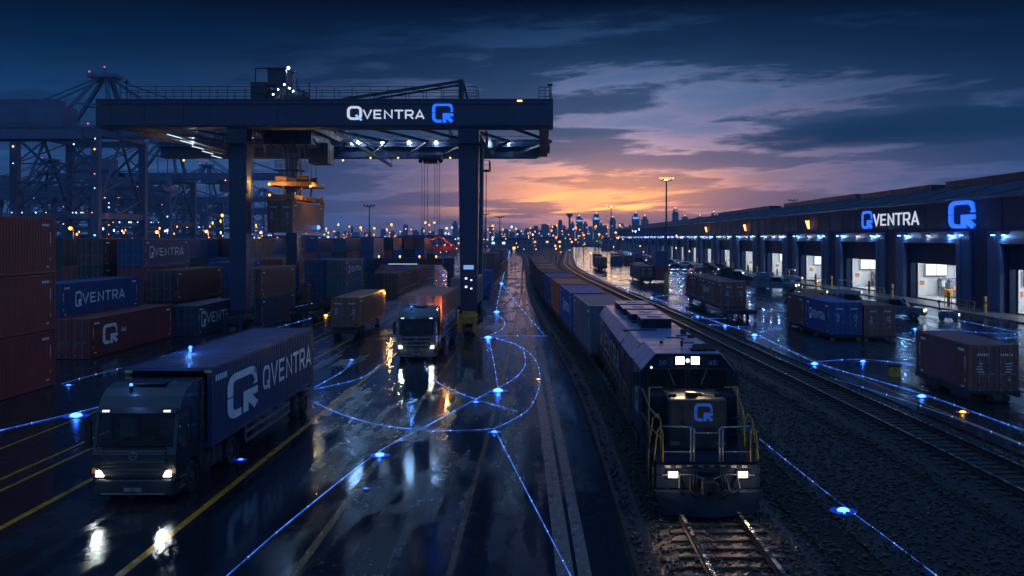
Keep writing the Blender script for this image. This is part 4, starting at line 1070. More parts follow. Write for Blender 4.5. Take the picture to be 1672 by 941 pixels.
quay_crane('quay crane with low boom seen through the gantry beside the lit walkway', (XA(250, 330), 330, 0), .95, 0, boom=40, back=22, apex=45, gz=30)
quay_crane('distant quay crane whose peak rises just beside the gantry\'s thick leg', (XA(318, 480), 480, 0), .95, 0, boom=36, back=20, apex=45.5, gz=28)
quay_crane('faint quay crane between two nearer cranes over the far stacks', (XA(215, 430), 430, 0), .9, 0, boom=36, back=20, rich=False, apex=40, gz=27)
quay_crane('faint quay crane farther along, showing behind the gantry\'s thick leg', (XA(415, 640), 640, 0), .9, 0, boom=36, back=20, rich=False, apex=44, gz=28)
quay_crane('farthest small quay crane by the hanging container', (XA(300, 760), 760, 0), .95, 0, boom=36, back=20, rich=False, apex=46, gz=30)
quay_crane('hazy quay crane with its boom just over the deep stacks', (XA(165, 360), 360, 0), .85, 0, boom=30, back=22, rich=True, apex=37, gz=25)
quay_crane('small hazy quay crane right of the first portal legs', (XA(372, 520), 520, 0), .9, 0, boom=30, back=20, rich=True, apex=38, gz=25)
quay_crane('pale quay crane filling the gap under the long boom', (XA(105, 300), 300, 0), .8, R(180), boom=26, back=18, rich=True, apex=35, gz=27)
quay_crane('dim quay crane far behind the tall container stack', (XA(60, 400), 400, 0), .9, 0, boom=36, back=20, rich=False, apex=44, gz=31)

# ------------------------------------------------------------------ lorries
def wheel_obj(parent, x, y, r=.5, w=.32, side=1, dual=False):
    wo = MB(); ww = w * (2.1 if dual else 1.)
    prof = [(0, r * .62), (0.0, r * .93), (.05, r), (ww - .05, r), (ww, r * .93), (ww, r * .62)]
    n = 20; vs = []; fs = []
    for i in range(n):
        t = 2 * math.pi * i / n
        for px, pr in prof: vs.append((x - side * px, y + pr * math.cos(t), r + pr * math.sin(t)))
    k = len(prof)
    for i in range(n):
        for j in range(k - 1):
            a = i * k + j; b = ((i + 1) % n) * k + j; fs.append((a, b, b + 1, a + 1))
    wo.add(vs, fs)
    o = wo.build('wheel', 'rubber', parent)
    rm = MB(); rm.cyl((x - side * .05, y, r), (x - side * .2, y, r), r * .62, r * .4, n=16); rm.cyl((x + side * .0, y, r), (x - side * .25, y, r), r * .24, n=10)
    for i in range(8):
        t = 2 * math.pi * i / 8; c = (y + r * .44 * math.cos(t), r + r * .44 * math.sin(t)); rm.cyl((x - side * .02, *c), (x - side * .16, *c), .03, n=5)
    rm.build('rim', 'rim', o)
    return o
def lorry(label, loc, rz, cabmat, contcol, L=12.2, W=2.6, Hc=2.7, zc=1.2, cab_w=2.5, cab_h=3.5, lights=True, sign=None, cscale=1.):
    t = thing('lorry', label, 'lorry', loc, rz)
    # local: front bumper at y=0, cab back at 2.35, trailer behind
    k = cab_h / 3.5; hw = cab_w / 2
    arch = [(1.42 + .63 * math.cos(R(a)), .52 + .63 * math.sin(R(a))) for a in range(10, 171, 20)]
    prof = [(.10, .62), (.03, .80), (0., 1.5 * k), (.05, 1.72 * k), (1.30, 1.74 * k), (1.30, 2.72 * k), (.30, 2.74 * k), (.40, 2.86 * k), (.62, 3.16 * k), (.98, 3.36 * k), (1.5, 3.46 * k), (2.35, 3.5 * k), (2.35, .72), (2.1, .66)] + arch + [(.78, .62)]
    b = MB(); b.prism(prof, 'x', -hw, hw); cb = b.build('cab_body', cabmat, t, bevel=.09, seg=3)
    def fy(z): return .05 + .25 * (z - 1.72 * k) / (1.02 * k)
    m = MB(); z0, z1 = 1.74 * k, 2.73 * k
    m.add([(-hw + .06, fy(z0) + .0, z0), (hw - .06, fy(z0) + .0, z0), (hw - .08, fy(z1) + .0, z1), (-hw + .08, fy(z1) + .0, z1)], [(0, 1, 2, 3)]); ws = m.build('windscreen', 'cab_glass', t)
    m = MB()
    for q in (-1, 1): m.beam((q * (hw - .05), fy(z0) + .03, z0 - .04), (q * (hw - .06), fy(z1) + .03, z1 + .03), .1, .09); m.beam((q * (hw - .04), 1.26, 1.7 * k), (q * (hw - .04), 1.26, 2.76 * k), .07, .12)
    m.build('pillar', cabmat, t)
    m = MB(); m.bb(-hw + .1, hw - .1, .2, .62, 1.70 * k, 1.90 * k); m.bb(-hw + .12, -hw + .5, .3, .62, 1.9 * k, 1.98 * k); m.build('dashboard', 'black', t, bevel=.03)
    for q in (-.62, .62): m = MB(); m.bb(q - .25, q + .25, 1.0, 1.18, 1.74 * k, 2.42 * k); m.bb(q - .14, q + .14, 1.02, 1.14, 2.44 * k, 2.62 * k); m.build('seat', 'seat', t, bevel=.04)
    m = MB(); n = 14
    for i in range(n):
        a0, a1 = 2 * math.pi * i / n, 2 * math.pi * (i + 1) / n; m.beam((.62 + .22 * math.cos(a0), .72 - .06 * math.sin(a0), 1.98 * k + .2 * math.sin(a0)), (.62 + .22 * math.cos(a1), .72 - .06 * math.sin(a1), 1.98 * k + .2 * math.sin(a1)), .03)
    m.beam((.62, .72, 1.98 * k), (.62, .6, 1.85 * k), .05); m.build('steering_wheel', 'black', t)
    m = MB()
    for s in (-.75, .15): m.beam((s, fy(z0) - .06, z0 + .02), (s + .6, fy(z0 + .25) - .06, z0 + .3), .03)
    m.build('wiper', 'black', ws)
    v = MB(); v.prism([(.12, 2.72 * k), (.32, 2.86 * k), (.36, 2.80 * k), (.22, 2.68 * k)], 'x', -hw + .05, hw - .05); vis = v.build('sun_visor', 'black', t)
    for s in (-1, 1):
        m = MB(); m.add([(s * (hw - .02), fy(1.76 * k) + .05, 1.76 * k), (s * (hw - .02), 1.28, 1.76 * k), (s * (hw - .02), 1.28, 2.7 * k), (s * (hw - .02), fy(2.7 * k) + .05, 2.7 * k)], [(0, 1, 2, 3)]); m.build('side_window', 'cab_glass', t)
        m = MB(); m.prism([(.36, .95), (1.36, 1.18), (1.36, 2.72 * k), (1.34, 2.72 * k), (1.34, 1.2), (.36, .98)], 'x', *sorted((s * hw, s * (hw + .008)))); m.bb(*sorted((s * hw, s * (hw + .035))), 1.12, 1.3, 1.62 * k, 1.68 * k); m.build('door', 'black', t)
        m = MB(); m.bb(s * (hw + .19) - .09, s * (hw + .19) + .09, .1, .24, 1.72 * k, 2.52 * k); m.tube([(s * hw, .3, 2.6 * k), (s * (hw + .2), .18, 2.62 * k), (s * (hw + .2), .18, 1.66 * k), (s * hw, .3, 1.7 * k)], .025); m.build('mirror', 'black', t, bevel=.03)
        m = MB(); m.add([(s * (hw - .5), -.035, .80), (s * (hw - .03), .02, .80), (s * (hw - .03), .04, 1.10), (s * (hw - .2), -.03, 1.10), (s * (hw - .5), .1, .80), (s * (hw - .03), .16, .80), (s * (hw - .03), .18, 1.10), (s * (hw - .2), .1, 1.10)],
                        [(0, 1, 2, 3), (4, 7, 6, 5), (0, 4, 5, 1), (1, 5, 6, 2), (2, 6, 7, 3), (3, 7, 4, 0)]); hl = m.build('headlight_housing', 'glass', t)
        m = MB()
        m.prism([(s * (hw - .36), .86), (s * (hw - .13), .86), (s * (hw - .14), 1.03), (s * (hw - .27), 1.03)], 'y', -.06, -.02); m.build('headlight', 'head' if lights else 'rim', hl)
        m = MB(); m.bb(s * (hw - .27) - .09, s * (hw - .27) + .09, -.07, -.02, .57, .63); m.build('fog_light', 'head', hl)
        if lights:
            lamp('headlight_beam', (s * (hw - .3), -.35, .95), 45, (1., .9, .74), .12, t, spot=60, rot=(R(-72), 0, 0))
            lamp('headlight_glow', (s * (hw - .3), -.42, .9), 3, (1., .9, .74), .1, t)
        m = MB(); m.bb(s * (hw - .06) - .05, s * (hw - .06) + .05, -.03, .1, .95, 1.1); m.build('indicator', 'amber_dim', hl)
        m = MB(); m.bb(s * .92 - .1, s * .92 + .1, .16, .24, 2.74 * k, 2.8 * k); m.build('marker_light', 'head_small', vis)
    g = MB()
    for i in range(6): z = .92 + i * .13; g.prism([(-.05, z), (.02, z + .02), (.02, z + .1), (-.025, z + .09)], 'x', -hw + .34, hw - .34)
    g.bb(-hw + .3, hw - .3, -.02, .02, .88, 1.72 * k); gr = g.build('grille', 'black', t)
    for i in range(3): gs = MB(); z = 1.02 + i * .24; gs.prism([(-.085, z), (-.03, z), (-.03, z + .07), (-.07, z + .08)], 'x', -hw + .3, hw - .3); gs.build('slat', cabmat, gr, bevel=.01)
    e = MB(); n = 18
    for i in range(n):
        a0, a1 = 2 * math.pi * i / n, 2 * math.pi * (i + 1) / n; e.beam((.12 * math.cos(a0), -.07, 1.48 + .12 * math.sin(a0)), (.12 * math.cos(a1), -.07, 1.48 + .12 * math.sin(a1)), .022)
    for a in (90, 210, 330): e.beam((0, -.07, 1.48), (.11 * math.cos(R(a)), -.07, 1.48 + .11 * math.sin(R(a))), .022)
    e.build('emblem', 'grey_steel', gr)
    bp = MB(); bp.prism([(-hw, .1), (-hw + .12, -.08), (hw - .12, -.08), (hw, .1), (hw, .75), (-hw, .75)], 'z', .28, .78); bp.build('bumper', cabmat, t, bevel=.05)
    pl = MB(); pl.bb(-.26, .26, -.1, -.07, .42, .54); pl.build('number_plate', 'grey_steel', t)
    for s in (-1, 1):
        q = MB()
        for z in (.42, .72): q.bb(*sorted((s * (hw - .02), s * (hw + .03))), .32, .74, z, z + .05)
        q.build('cab_step', 'grey_steel', t)
        q = MB(); q.bb(s * (hw - .25) - .3, s * (hw - .25) + .3, 5.98, 6.01, .15, .75); q.build('mud_flap', 'rubber', t)
        q = MB(); q.prism([(1.9, 1.0), (2.36, 1.0), (2.36, 3.42 * k), (2.1, 3.4 * k)], 'x', *sorted((s * (hw + .0), s * (hw + .05)))); q.build('side_deflector', cabmat, t, bevel=.015)
    q = MB(); q.bb(-hw + .25, hw - .25, -.04, .0, 1.60 * k, 1.63 * k); q.bb(-hw + .3, hw - .3, -.105, -.08, .34, .37); q.build('chrome_trim', 'grey_steel', t)
    rf = MB(); rf.bb(-.5, .5, 1.05, 1.65, 3.44 * k, 3.475 * k); rf.build('roof_hatch', 'black', t, bevel=.01)
    bc = MB(); bc.cyl((-.42, .80, 3.25 * k), (-.42, .80, 3.44 * k), .05, n=8); bo = bc.build('beacon_post', 'black', t)
    b2 = MB(); b2.sph((-.42, .80, 3.47 * k), .055, 10, 6); b2.build('beacon', 'blue_small', bo); lamp('beacon_glow', (-.42, .72, 3.7 * k), 14, (.12, .35, 1.), .08, t)
    # chassis and trailer
    y1 = 2.55; y2 = y1 + L
    c = MB(); c.bb(-.45, .45, .6, 5.6, .72, .95)
    for s in (-1, 1): c.bb(s * .5 - .08, s * .5 + .08, 3.0, y2, zc - .3, zc - .02)
    for i in range(8): yy = y1 + .4 + i * (L - .8) / 7; c.bb(-W / 2 + .03, W / 2 - .03, yy - .06, yy + .06, zc - .12, zc - .01)
    c.build('chassis', 'black', t)
    for s in (-1, 1):
        c = MB(); c.bb(*sorted((s * .62, s * 1.2)), 2.5, 4.5, .38, .95); tk = c.build('fuel_tank', 'truck_dark', t, bevel=.05)
        c = MB()
        for q in range(3): c.bb(*sorted((s * 1.2, s * 1.222)), 2.9 + q * .6, 2.95 + q * .6, .37, .96)
        c.build('tank_strap', 'grey_steel', tk)  # steel straps across the tank's outer face
        c = MB()
        for z in (.52, .86): c.bb(*sorted((s * (W / 2 - .08), s * (W / 2 - .03))), 6.5, y2 - 4.2, z, z + .1)
        for q in range(3): yy = 6.55 + q * (y2 - 10.9) / 2; c.bb(*sorted((s * (W / 2 - .1), s * (W / 2 - .05))), yy, yy + .07, .5, zc)
        c.build('side_guard', 'grey_steel', t)
        wheel_obj(t, s * (hw + .0), 1.42, .52, .34, s)
        wheel_obj(t, s * (hw + .02), 5.25, .52, .32, s, True)
        for yy in (y2 - 3.0, y2 - 1.7): wheel_obj(t, s * (W / 2 + .0), yy, .5, .34, s)
        for yy in (5.25, ):
            c = MB(); n = 9; pts = [(yy + .66 * math.cos(R(a)), .52 + .66 * math.sin(R(a))) for a in range(15, 166, 15)]; pin = [(yy + .62 * math.cos(R(a)), .52 + .62 * math.sin(R(a))) for a in range(165, 14, -15)]
            c.prism(pts + pin, 'x', *sorted((s * .75, s * (hw + .02)))); c.build('mudguard', 'black', t)
    c = MB(); c.bb(-W / 2 + .1, W / 2 - .1, y2 - .15, y2 - .05, .45, .6); c.build('rear_bumper', 'grey_steel', t)
    for s in (-1, 1): c = MB(); c.bb(s * 1.0 - .18, s * 1.0 + .18, y2 - .05, y2, .7, .82); c.build('tail_light', 'red_dim', t)
    return t, y1, zc
M['amber_dim'] = emit('amber_indicator', (1., .35, .05), .15); M['red_dim'] = emit('red_tail_lamp', (1., .05, .02), .012)
M['truck_dark'] = mat('dark_tank_paint', (.018, .02, .024), .35, .3, var=.3)
X1 = -12.2
lorry('dark slate lorry with lit headlights hauling a navy container, nearest the camera', (X1, 29.3, 0), 0, 'truck_grey', None, L=14.4, W=2.85, cab_h=3.5, zc=1.13)
o = container(X1, 29.3 + 2.6 + 7.2, 1.14, (.032, .055, .15), 'navy container with big white emblem and wordmark on the slate lorry', L=14.2, W=2.85, Hc=2.62, doors=False, rz=0, marks=())
side_sign(o, 14.2, 2.85, 2.62, 'logo', y0=.11, y1=.36, h=.60, zc=.50, th=.004)
st, wd = word_strokes('QVENTRA'); lettering('wordmark', st, (2.85 / 2 + .004, -7.1 + 14.2 * .41, 2.62 * .36), (0, 1, 0), (0, 0, 1), 14.2 * .55 / wd, .92, 'white_ink', o, .004)
m = MB()
for i in range(6): m.bb(1.408, 1.427, -6.7 + .2 * i, -6.6 + .2 * i, 2.1, 2.3)
m.build('stencil_lettering', 'white_ink', o)
m = MB()
for s in (-1, 1):
    for yy in (-7.1, 7.1):
        m = MB(); m.bb(s * 1.3 - .12, s * 1.3 + .12, yy - .012, yy + .012, 2.44, 2.52); m.build('corner_plate', 'yellow_ink', o)
m = MB(); m.cyl((-.9, -2.6, 2.6), (-.9, -2.6, 2.72), .05, n=8); m.sph((-.9, -2.6, 2.76), .07, 10, 6); m.build('beacon', 'blue_small', o); lamp('beacon_glow', (-.9, -2.7, 3.1), 36, (.08, .28, 1.), .1, o)
lorry('silver grey lorry with bright headlights beside the gantry leg, hauling a rust red container', (-8.1, 63.2, 0), 0, 'truck_silver', None, L=12.4, W=2.6, cab_h=3.5, zc=1.2)
o = container(-8.1, 63.2 + 2.75 + 6.1, 1.22, (.62, .22, .14), 'rust red container on the silver grey lorry, doors behind the cab', L=12.1, W=2.7, Hc=2.85, marks=('door',))
st, wd = word_strokes('QVENTRA'); lettering('wordmark', st, (1.354, -5.4, .55), (0, 1, 0), (0, 0, 1), 9.5 / wd, .8, 'white_ink', o, .004)
m = MB(); m.bb(1.30, 1.356, -6.05, 6.05, .16, 1.0); m.build('skirt_panel', 'truck_dark', o)
m = MB(); m.cyl((1.2, -6.15, 2.1), (1.2, -6.22, 2.1), .07, n=8); m.sph((1.2, -6.25, 2.1), .09, 8, 6); m.build('amber_lamp', 'amber_core', o); lamp('amber_glow', (1.75, -6.6, 2.1), 55, (1., .42, .1), .1, o)
# semi trailer parked, doors towards us
tl = thing('semi_trailer', 'dark container trailer standing on the wet road between the two lorries', 'semi trailer', (-15.6, 77.6, 0))
c = MB(); 
for s in (-1, 1): c.bb(s * .45 - .08, s * .45 + .08, 0, 13, .62, .86)
c.bb(-1., 1., .05, .2, .35, .86); c.build('chassis', 'black', tl)
for s in (-1, 1):
    for yy in (1.2, 2.4, 9.6): wheel_obj(tl, s * 1.08, yy, .44, .3, s)
    c = MB()
    for z in (.42, .66): c.bb(*sorted((s * 1.02, s * 1.06)), 3.4, 8.8, z, z + .08)
    c.build('side_guard', 'grey_steel', tl)
    c = MB(); c.bb(s * .8 - .15, s * .8 + .15, -.02, .06, .5, .6); c.build('tail_light', 'red_dim', tl)
o = container(-15.6, 77.6 + 6.5, .88, (.34, .14, .07), 'dark orange brown container on the parked trailer between the two lorries', L=13., W=2.2, Hc=2.35, marks=(1, 'door'))
m = MB(); m.sph((1.15, 5.9, 2.0), .1, 8, 6); m.cyl((1.0, 5.9, 2.0), (1.1, 5.9, 2.0), .05, n=6); m.build('amber_lamp', 'amber_core', o); lamp('amber_glow', (1.6, 5.9, 2.2), 90, (1., .45, .12), .1, o)
M['pale_box'] = mat('pale_trailer_panel', (.16, .17, .19), .4, var=.25)
# white box trailer behind the gantry leg
tl = thing('box_trailer', 'pale box trailer half hidden behind the gantry leg', 'box trailer', (-7.9, 98, 0))
c = MB(); c.bb(-1.25, 1.25, 0, 12.5, 1.15, 3.9); c.build('box', 'pale_box', tl, bevel=.04)
c = MB(); c.bb(-1.0, 1.0, .1, 12.4, .75, 1.15); c.build('chassis', 'black', tl)
for s in (-1, 1):
    for yy in (1.4, 2.7, 10.): wheel_obj(tl, s * 1.22, yy, .48, .3, s)
# skeletal chassis parked at the road edge on the left
def skel(x, y, label):
    t = thing('skeletal_trailer', label, 'skeletal trailer', (x, y, 0), 0, None)
    c = MB()
    for s in (-1, 1): c.bb(s * .45 - .09, s * .45 + .09, 0, 12, 1.0, 1.25)
    for i in range(7): c.bb(-1.2, 1.2, .2 + i * 1.9, .4 + i * 1.9, 1.05, 1.25)
    c.build('chassis', 'black', t)
    for s in (-1, 1):
        for yy in (1.2, 2.5, 3.8): 
            w = wheel_obj(t, s * 1.2, yy, .5, .34, s)
        c = MB(); c.bb(s * .8 - .08, s * .8 + .08, 9.2, 9.4, 0.0, 1.0); c.build('landing_leg', 'rust', t)
        c = MB(); c.bb(s * .95 - .2, s * .95 + .2, -.05, 0, .9, 1.05); c.build('tail_plate', 'yellow', t)
skel(-22.6, 92.0, 'empty skeletal trailer standing alongside the brown and navy stack')
skel(-22.9, 107.5, 'empty skeletal trailer behind another, past the gantry leg')
HAZE = 0.00024
M['yellow_dim'] = mat('worn_yellow_step', (.20, .13, .03), .5, var=.5, scale=6)
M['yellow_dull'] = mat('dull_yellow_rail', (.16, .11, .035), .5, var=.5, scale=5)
M['white_dull'] = mat('grimy_white_lettering', (.22, .23, .26), .5, var=.5, scale=1.3)
M['number_glass'] = mat('number_board_glass', (.02, .03, .045), .1, 0, var=.2, rvar=.04)
M['car_head'] = emit('car_headlight', (1., .78, .52), 5.); M['cool_dim'] = emit('pale_light_bar', (.5, .7, 1.), .25)
M['van_blue'] = mat('dark_blue_van_paint', (.09, .13, .19), .28, .2, var=.25, coat=.4)
M['red_tail'] = emit('car_tail_lamp', (1., .06, .03), 3.)
M['grey_pole'] = mat('dark_pole_paint', (.06, .065, .075), .45, .3, var=.25)
M['red_steel'] = mat('red_crane_paint', (.35, .06, .04), .4)
M['bead'] = emit('bright_bead', (.18, .45, 1.), 2.)
M['blue_band'] = emit('blue_lit_band', (.15, .4, 1.), 1.2)
M['blue_faint'] = emit('faint_blue_strip', (.05, .2, .8), .5)
# ------------------------------------------------------------------ locomotive
def locomotive():
    yN = 27.3
    t = thing('locomotive', 'dark diesel locomotive with lit headlights, yellow handrails and a blue emblem on its nose', 'locomotive', (4.66, yN, .39))
    # local: z=0 at rail head, y=0 at the plough, body runs back along +Y
    b = MB(); b.bb(-1.42, 1.42, .45, 27.6, 1.02, 1.22); b.bb(-.9, .9, .6, 27.4, .75, 1.02)
    b.bb(-1.42, 1.42, .35, 2.0, .98, 1.22); b.build('underframe', 'loco', t, bevel=.02)
    # end sill (pilot plate) with step wells, plough
    p = MB(); p.bb(-1.45, 1.45, .28, .42, .55, 1.22); p.bb(-.62, .62, .16, .3, 1.0, 1.14); pl = p.build('pilot_plate', 'loco', t, bevel=.02)
    p = MB()
    p.add([(-1.52, .10, .52), (1.52, .10, .52), (1.28, .0, -.12), (-1.28, .0, -.12), (-1.52, .34, .52), (1.52, .34, .52), (1.28, .34, -.12), (-1.28, .34, -.12), (0, -.16, .52), (0, -.30, -.12)],
          [(0, 8, 9, 3), (8, 1, 2, 9), (4, 7, 6, 5), (0, 4, 5, 1, 8), (3, 9, 2, 6, 7), (0, 3, 7, 4), (1, 5, 6, 2)])
    p.build('plough', 'loco', t, bevel=.015)
    p = MB(); p.bb(-.16, .16, -.28, .3, .56, .86); p.bb(-.25, -.1, -.42, -.1, .52, .9); p.bb(.08, .2, -.38, -.2, .55, .86); p.build('coupler', 'rust', t, bevel=.03)
    for s in (-1, 1):
        p = MB(); p.tube([(s * .5, .2, .9), (s * .55, -.1, .55), (s * .35, -.12, .42)], .035); p.tube([(s * .8, .2, .95), (s * .85, -.05, .62), (s * .7, -.05, .5)], .025); p.build('air_hose', 'rubber', pl)
        p = MB(); p.bb(s * .98 - .19, s * .98 + .19, .2, .3, .83, 1.07); h = p.build('ditch_light', 'black', t, bevel=.02)
        p = MB(); p.bb(s * .98 - .12, s * .98 + .12, .17, .21, .88, 1.03); p.build('lens', 'head', h)
        lamp('ditch_beam', (s * .98, .0, .95), 34, (1., .52, .2), .1, t, spot=55, rot=(R(-60), 0, 0)); lamp('ditch_glow', (s * .98, -.14, 1.0), 9, (1., .85, .62), .1, t)
    # walkway deck
    d = MB(); d.bb(-1.42, 1.42, .42, 3.6, 1.22, 1.27); d.bb(-1.45, 1.45, 3.6, 27.5, 1.22, 1.27); d.build('deck_plate', 'loco', t)
    # nose
    n = MB(); n.bb(-.86, .86, 1.95, 4.1, 1.27, 2.78); n.build('nose', 'loco_nose', t, bevel=.06)
    n = MB(); n.bb(-.30, .02, 2.3, 2.6, 2.78, 2.92); n.bb(-.28, .24, 2.62, 2.72, 2.78, 2.86); n.build('nose_vent', 'black', t, bevel=.01)
    for s in (-1, 1):
        n = MB(); n.bb(*sorted((s * .86, s * 1.36)), 2.9, 4.1, 1.27, 2.72); n.build('nose_cheek', 'loco', t, bevel=.03)
        n = MB()
        for z in (1.55, 2.05): n.bb(*sorted((s * .92, s * 1.34)), 2.62, 2.9, z, z + .03)
        n.build('step', 'loco', t)
    n = MB(); 
    n.bb(-.80, -.78, 1.94, 1.955, 1.4, 2.7); n.bb(-.46, -.44, 1.94, 1.955, 1.4, 2.7); n.bb(-.80, -.44, 1.94, 1.955, 2.68, 2.70); n.bb(-.5, -.47, 1.9, 1.95, 1.95, 2.15)
    n.build('nose_door_trim', 'black', t)
    n = MB()
    for i in range(9):
        for z in (1.36, 2.70): n.cyl((-.76 + i * .19, 1.935, z), (-.76 + i * .19, 1.955, z), .018, n=6)
    n.build('rivet', 'loco', t)
    n = MB(); n.bb(-.82, -.56, 1.93, 1.952, 1.42, 1.52); n.bb(.56, .82, 1.93, 1.952, 1.42, 1.5); n.build('warning_plate', 'yellow_dim', t)
    for q in (-.7, .7): n = MB(); n.cyl((q, 2.5, 2.78), (q, 2.5, 2.86), .12, n=12); n.build('sand_filler_cap', 'loco', t)
    n = MB(); n.tube([(-1.3, .16, .95), (-.5, .12, .98), (.0, .1, .8), (.5, .12, .98), (1.3, .16, .95)], .018); n.build('uncoupling_lever', 'grey_steel', pl)
    for q in (-.42, -.34, .34, .42): n = MB(); n.tube([(q, .14, 1.05), (q * 1.05, -.05, .8), (q, -.02, .6)], .022); n.build('air_hose', 'rubber', pl)
    n = MB()
    for i in range(8): n.bb(-1.2 + i * .31, -1.05 + i * .31, .27, .285, 1.13, 1.20)
    n.build('sill_stripe', 'yellow_dim', pl)
    lettering('logo', logo_strokes(), (-.12, 1.95 - .004, 2.12), (1, 0, 0), (0, 0, 1), .56, .54, 'logo_dim', t, .012)
    # cab: cross-section with chamfered shoulders
    sec = [(-1.46, 1.27), (1.46, 1.27), (1.46, 3.38), (1.02, 3.88), (-1.02, 3.88), (-1.46, 3.38)]
    c = MB(); c.prism(sec, 'y', 4.1, 7.6); cab = c.build('cab', 'loco', t, bevel=.04)
    c = MB(); rs = [(-1.48, 3.37), (-1.03, 3.885), (1.03, 3.885), (1.48, 3.37), (1.50, 3.39), (1.04, 3.915), (-1.04, 3.915), (-1.50, 3.39)]
    c.prism(rs, 'y', 4.0, 7.7)
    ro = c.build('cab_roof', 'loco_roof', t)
    c = MB()
    for yy in (5.1, 6.3): c.prism([(x * 1.003, z + .004) for x, z in rs], 'y', yy - .012, yy + .012)
    c.build('roof_seam', 'black', ro)
    for s in (-1, 1):
        w = MB(); w.prism([(s * .08, 2.78), (s * 1.26, 2.78), (s * 1.26, 3.28), (s * 1.18, 3.38), (s * .08, 3.38)], 'y', 4.085, 4.12); wf = w.build('windscreen', 'glass', t)
        w = MB()
        fr = [(s * .06, 2.76), (s * 1.28, 2.76), (s * 1.28, 3.29), (s * 1.19, 3.40), (s * .06, 3.40)]
        for q in range(5): a, bb_ = fr[q], fr[(q + 1) % 5]; w.beam((a[0], 4.085, a[1]), (bb_[0], 4.085, bb_[1]), .035, .04)
        w.build('frame', 'black', wf)
        w = MB(); w.beam((s * .62, 4.06, 3.42), (s * .5, 4.06, 3.06), .02); w.beam((s * .5, 4.055, 3.12), (s * .42, 4.055, 2.9), .03); w.build('wiper', 'grey_steel', wf)
        w = MB(); w.bb(s * .80 - .19, s * .80 + .19, 4.075, 4.11, 3.50, 3.70); nb = w.build('number_board', 'number_glass', t)
        st, wd = word_strokes('20' if s < 0 else '40')
        lettering('number', st, (s * .80 - .12, 4.074, 3.53), (1, 0, 0), (0, 0, 1), .24 / wd, .14, 'blue_ink', nb, .004)
        w = MB(); w.bb(s * .245 - .16, s * .245 + .16, 4.05, 4.11, 3.53, 3.81); hb = w.build('headlight', 'black', t, bevel=.02)
        w = MB(); w.bb(s * .245 - .125, s * .245 + .125, 4.03, 4.052, 3.555, 3.785); w.build('lens', 'head', hb)
        lamp('headlight_beam', (s * .245, 3.85, 3.67), 60, (1., .7, .4), .1, t, spot=60, rot=(R(-62), 0, 0))
        w = MB(); w.bb(*sorted((s * 1.455, s * 1.475)), 4.6, 5.5, 2.75, 3.35); w.bb(*sorted((s * 1.455, s * 1.475)), 5.6, 6.4, 2.75, 3.35); sw = w.build('side_window', 'glass', t)
        w = MB()
        for q in (4.56, 5.52, 6.42): w.bb(*sorted((s * 1.45, s * 1.5)), q, q + .05, 2.7, 3.4)
        for q in (2.7, 3.36): w.bb(*sorted((s * 1.45, s * 1.5)), 4.56, 6.47, q, q + .05)
        w.build('frame', 'grey_steel', sw)
        w = MB(); w.bb(*sorted((s * 1.5, s * 1.72)), 4.5, 4.56, 2.8, 3.25); w.build('mirror', 'black', t)
    hgl = MB(); hgl.sph((0, 4.05, 3.67), (.07, .04, .07), 10, 6); hgl.build('marker_light', 'head_small', t)
    hgl = MB(); hgl.sph((-1.16, 4.06, 3.45), (.04, .03, .04), 8, 6); hgl.build('class_light', 'head_small', t)
    # roof gear
    g = MB(); rnd = random.Random(3)
    for q in range(7): g.cyl((.30 + q * .1, 4.75 + (q % 2) * .12 + q * .02, 3.93), (.30 + q * .1, 4.45 + (q % 2) * .1 + q * .02, 4.06), .075, .11, n=9)
    g.bb(.2, 1.0, 4.6, 5.0, 3.9, 3.97); g.build('air_horn', 'black', t)
    g = MB()
    for q in range(2): g.tube([(-.1 + q * .45, 8.6 + q * .7, 3.94), (.35 + q * .5, 8.4 + q * .7, 3.96), (.45 + q * .5, 8.1 + q * .7, 3.93)], .03)
    g.bb(.05, .13, 6.0, 6.1, 3.9, 4.1); g.bb(.1, .5, 5.9, 5.95, 4.02, 4.06); g.cyl((.75, 10.2, 3.9), (.75, 10.2, 4.1), .12, n=8); g.cyl((.8, 8.8, 3.9), (.8, 8.8, 4.02), .1, n=8); g.cyl((-.5, 6.9, 3.9), (-.5, 6.9, 4.0), .06, n=8)
    g.build('roof_pipe', 'black', t)
    # long hood
    hsec = [(-1.44, 1.27), (1.44, 1.27), (1.44, 3.30), (1.12, 3.80), (-1.12, 3.80), (-1.44, 3.30)]
    h = MB(); h.prism(hsec, 'y', 7.6, 27.2); hood = h.build('hood', 'loco', t, bevel=.03)
    h = MB(); hr = [(-1.46, 3.29), (-1.13, 3.805), (1.13, 3.805), (1.46, 3.29), (1.48, 3.31), (1.14, 3.835), (-1.14, 3.835), (-1.48, 3.31)]
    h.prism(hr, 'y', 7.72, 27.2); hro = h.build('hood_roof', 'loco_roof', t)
    h = MB()
    for yy in (9.7, 12.2, 14.8, 21.): h.prism([(x * 1.003, z + .004) for x, z in hr], 'y', yy - .012, yy + .012)
    h.build('roof_seam', 'black', hro)
    for s in (-1, 1):
        h = MB()
        for i in range(15):
            y0 = 8.0 + i * .98; h.bb(*sorted((s * 1.44, s * 1.462)), y0, y0 + .86, 1.45, 2.75)
        h.build('access_door', 'loco', hood)
        h = MB()
        for i in range(16):
            z = 2.55 + i * .05; h.prism([(s * 1.44, z), (s * 1.475, z + .005), (s * 1.475, z + .02), (s * 1.44, z + .04)], 'y', 18.2, 26.6)
        h.build('radiator_grille', 'black', hood)
        h = MB(); h.bb(*sorted((s * 1.44, s * 1.47)), 11.0, 12.6, 2.85, 3.2); h.build('vent', 'black', hood)
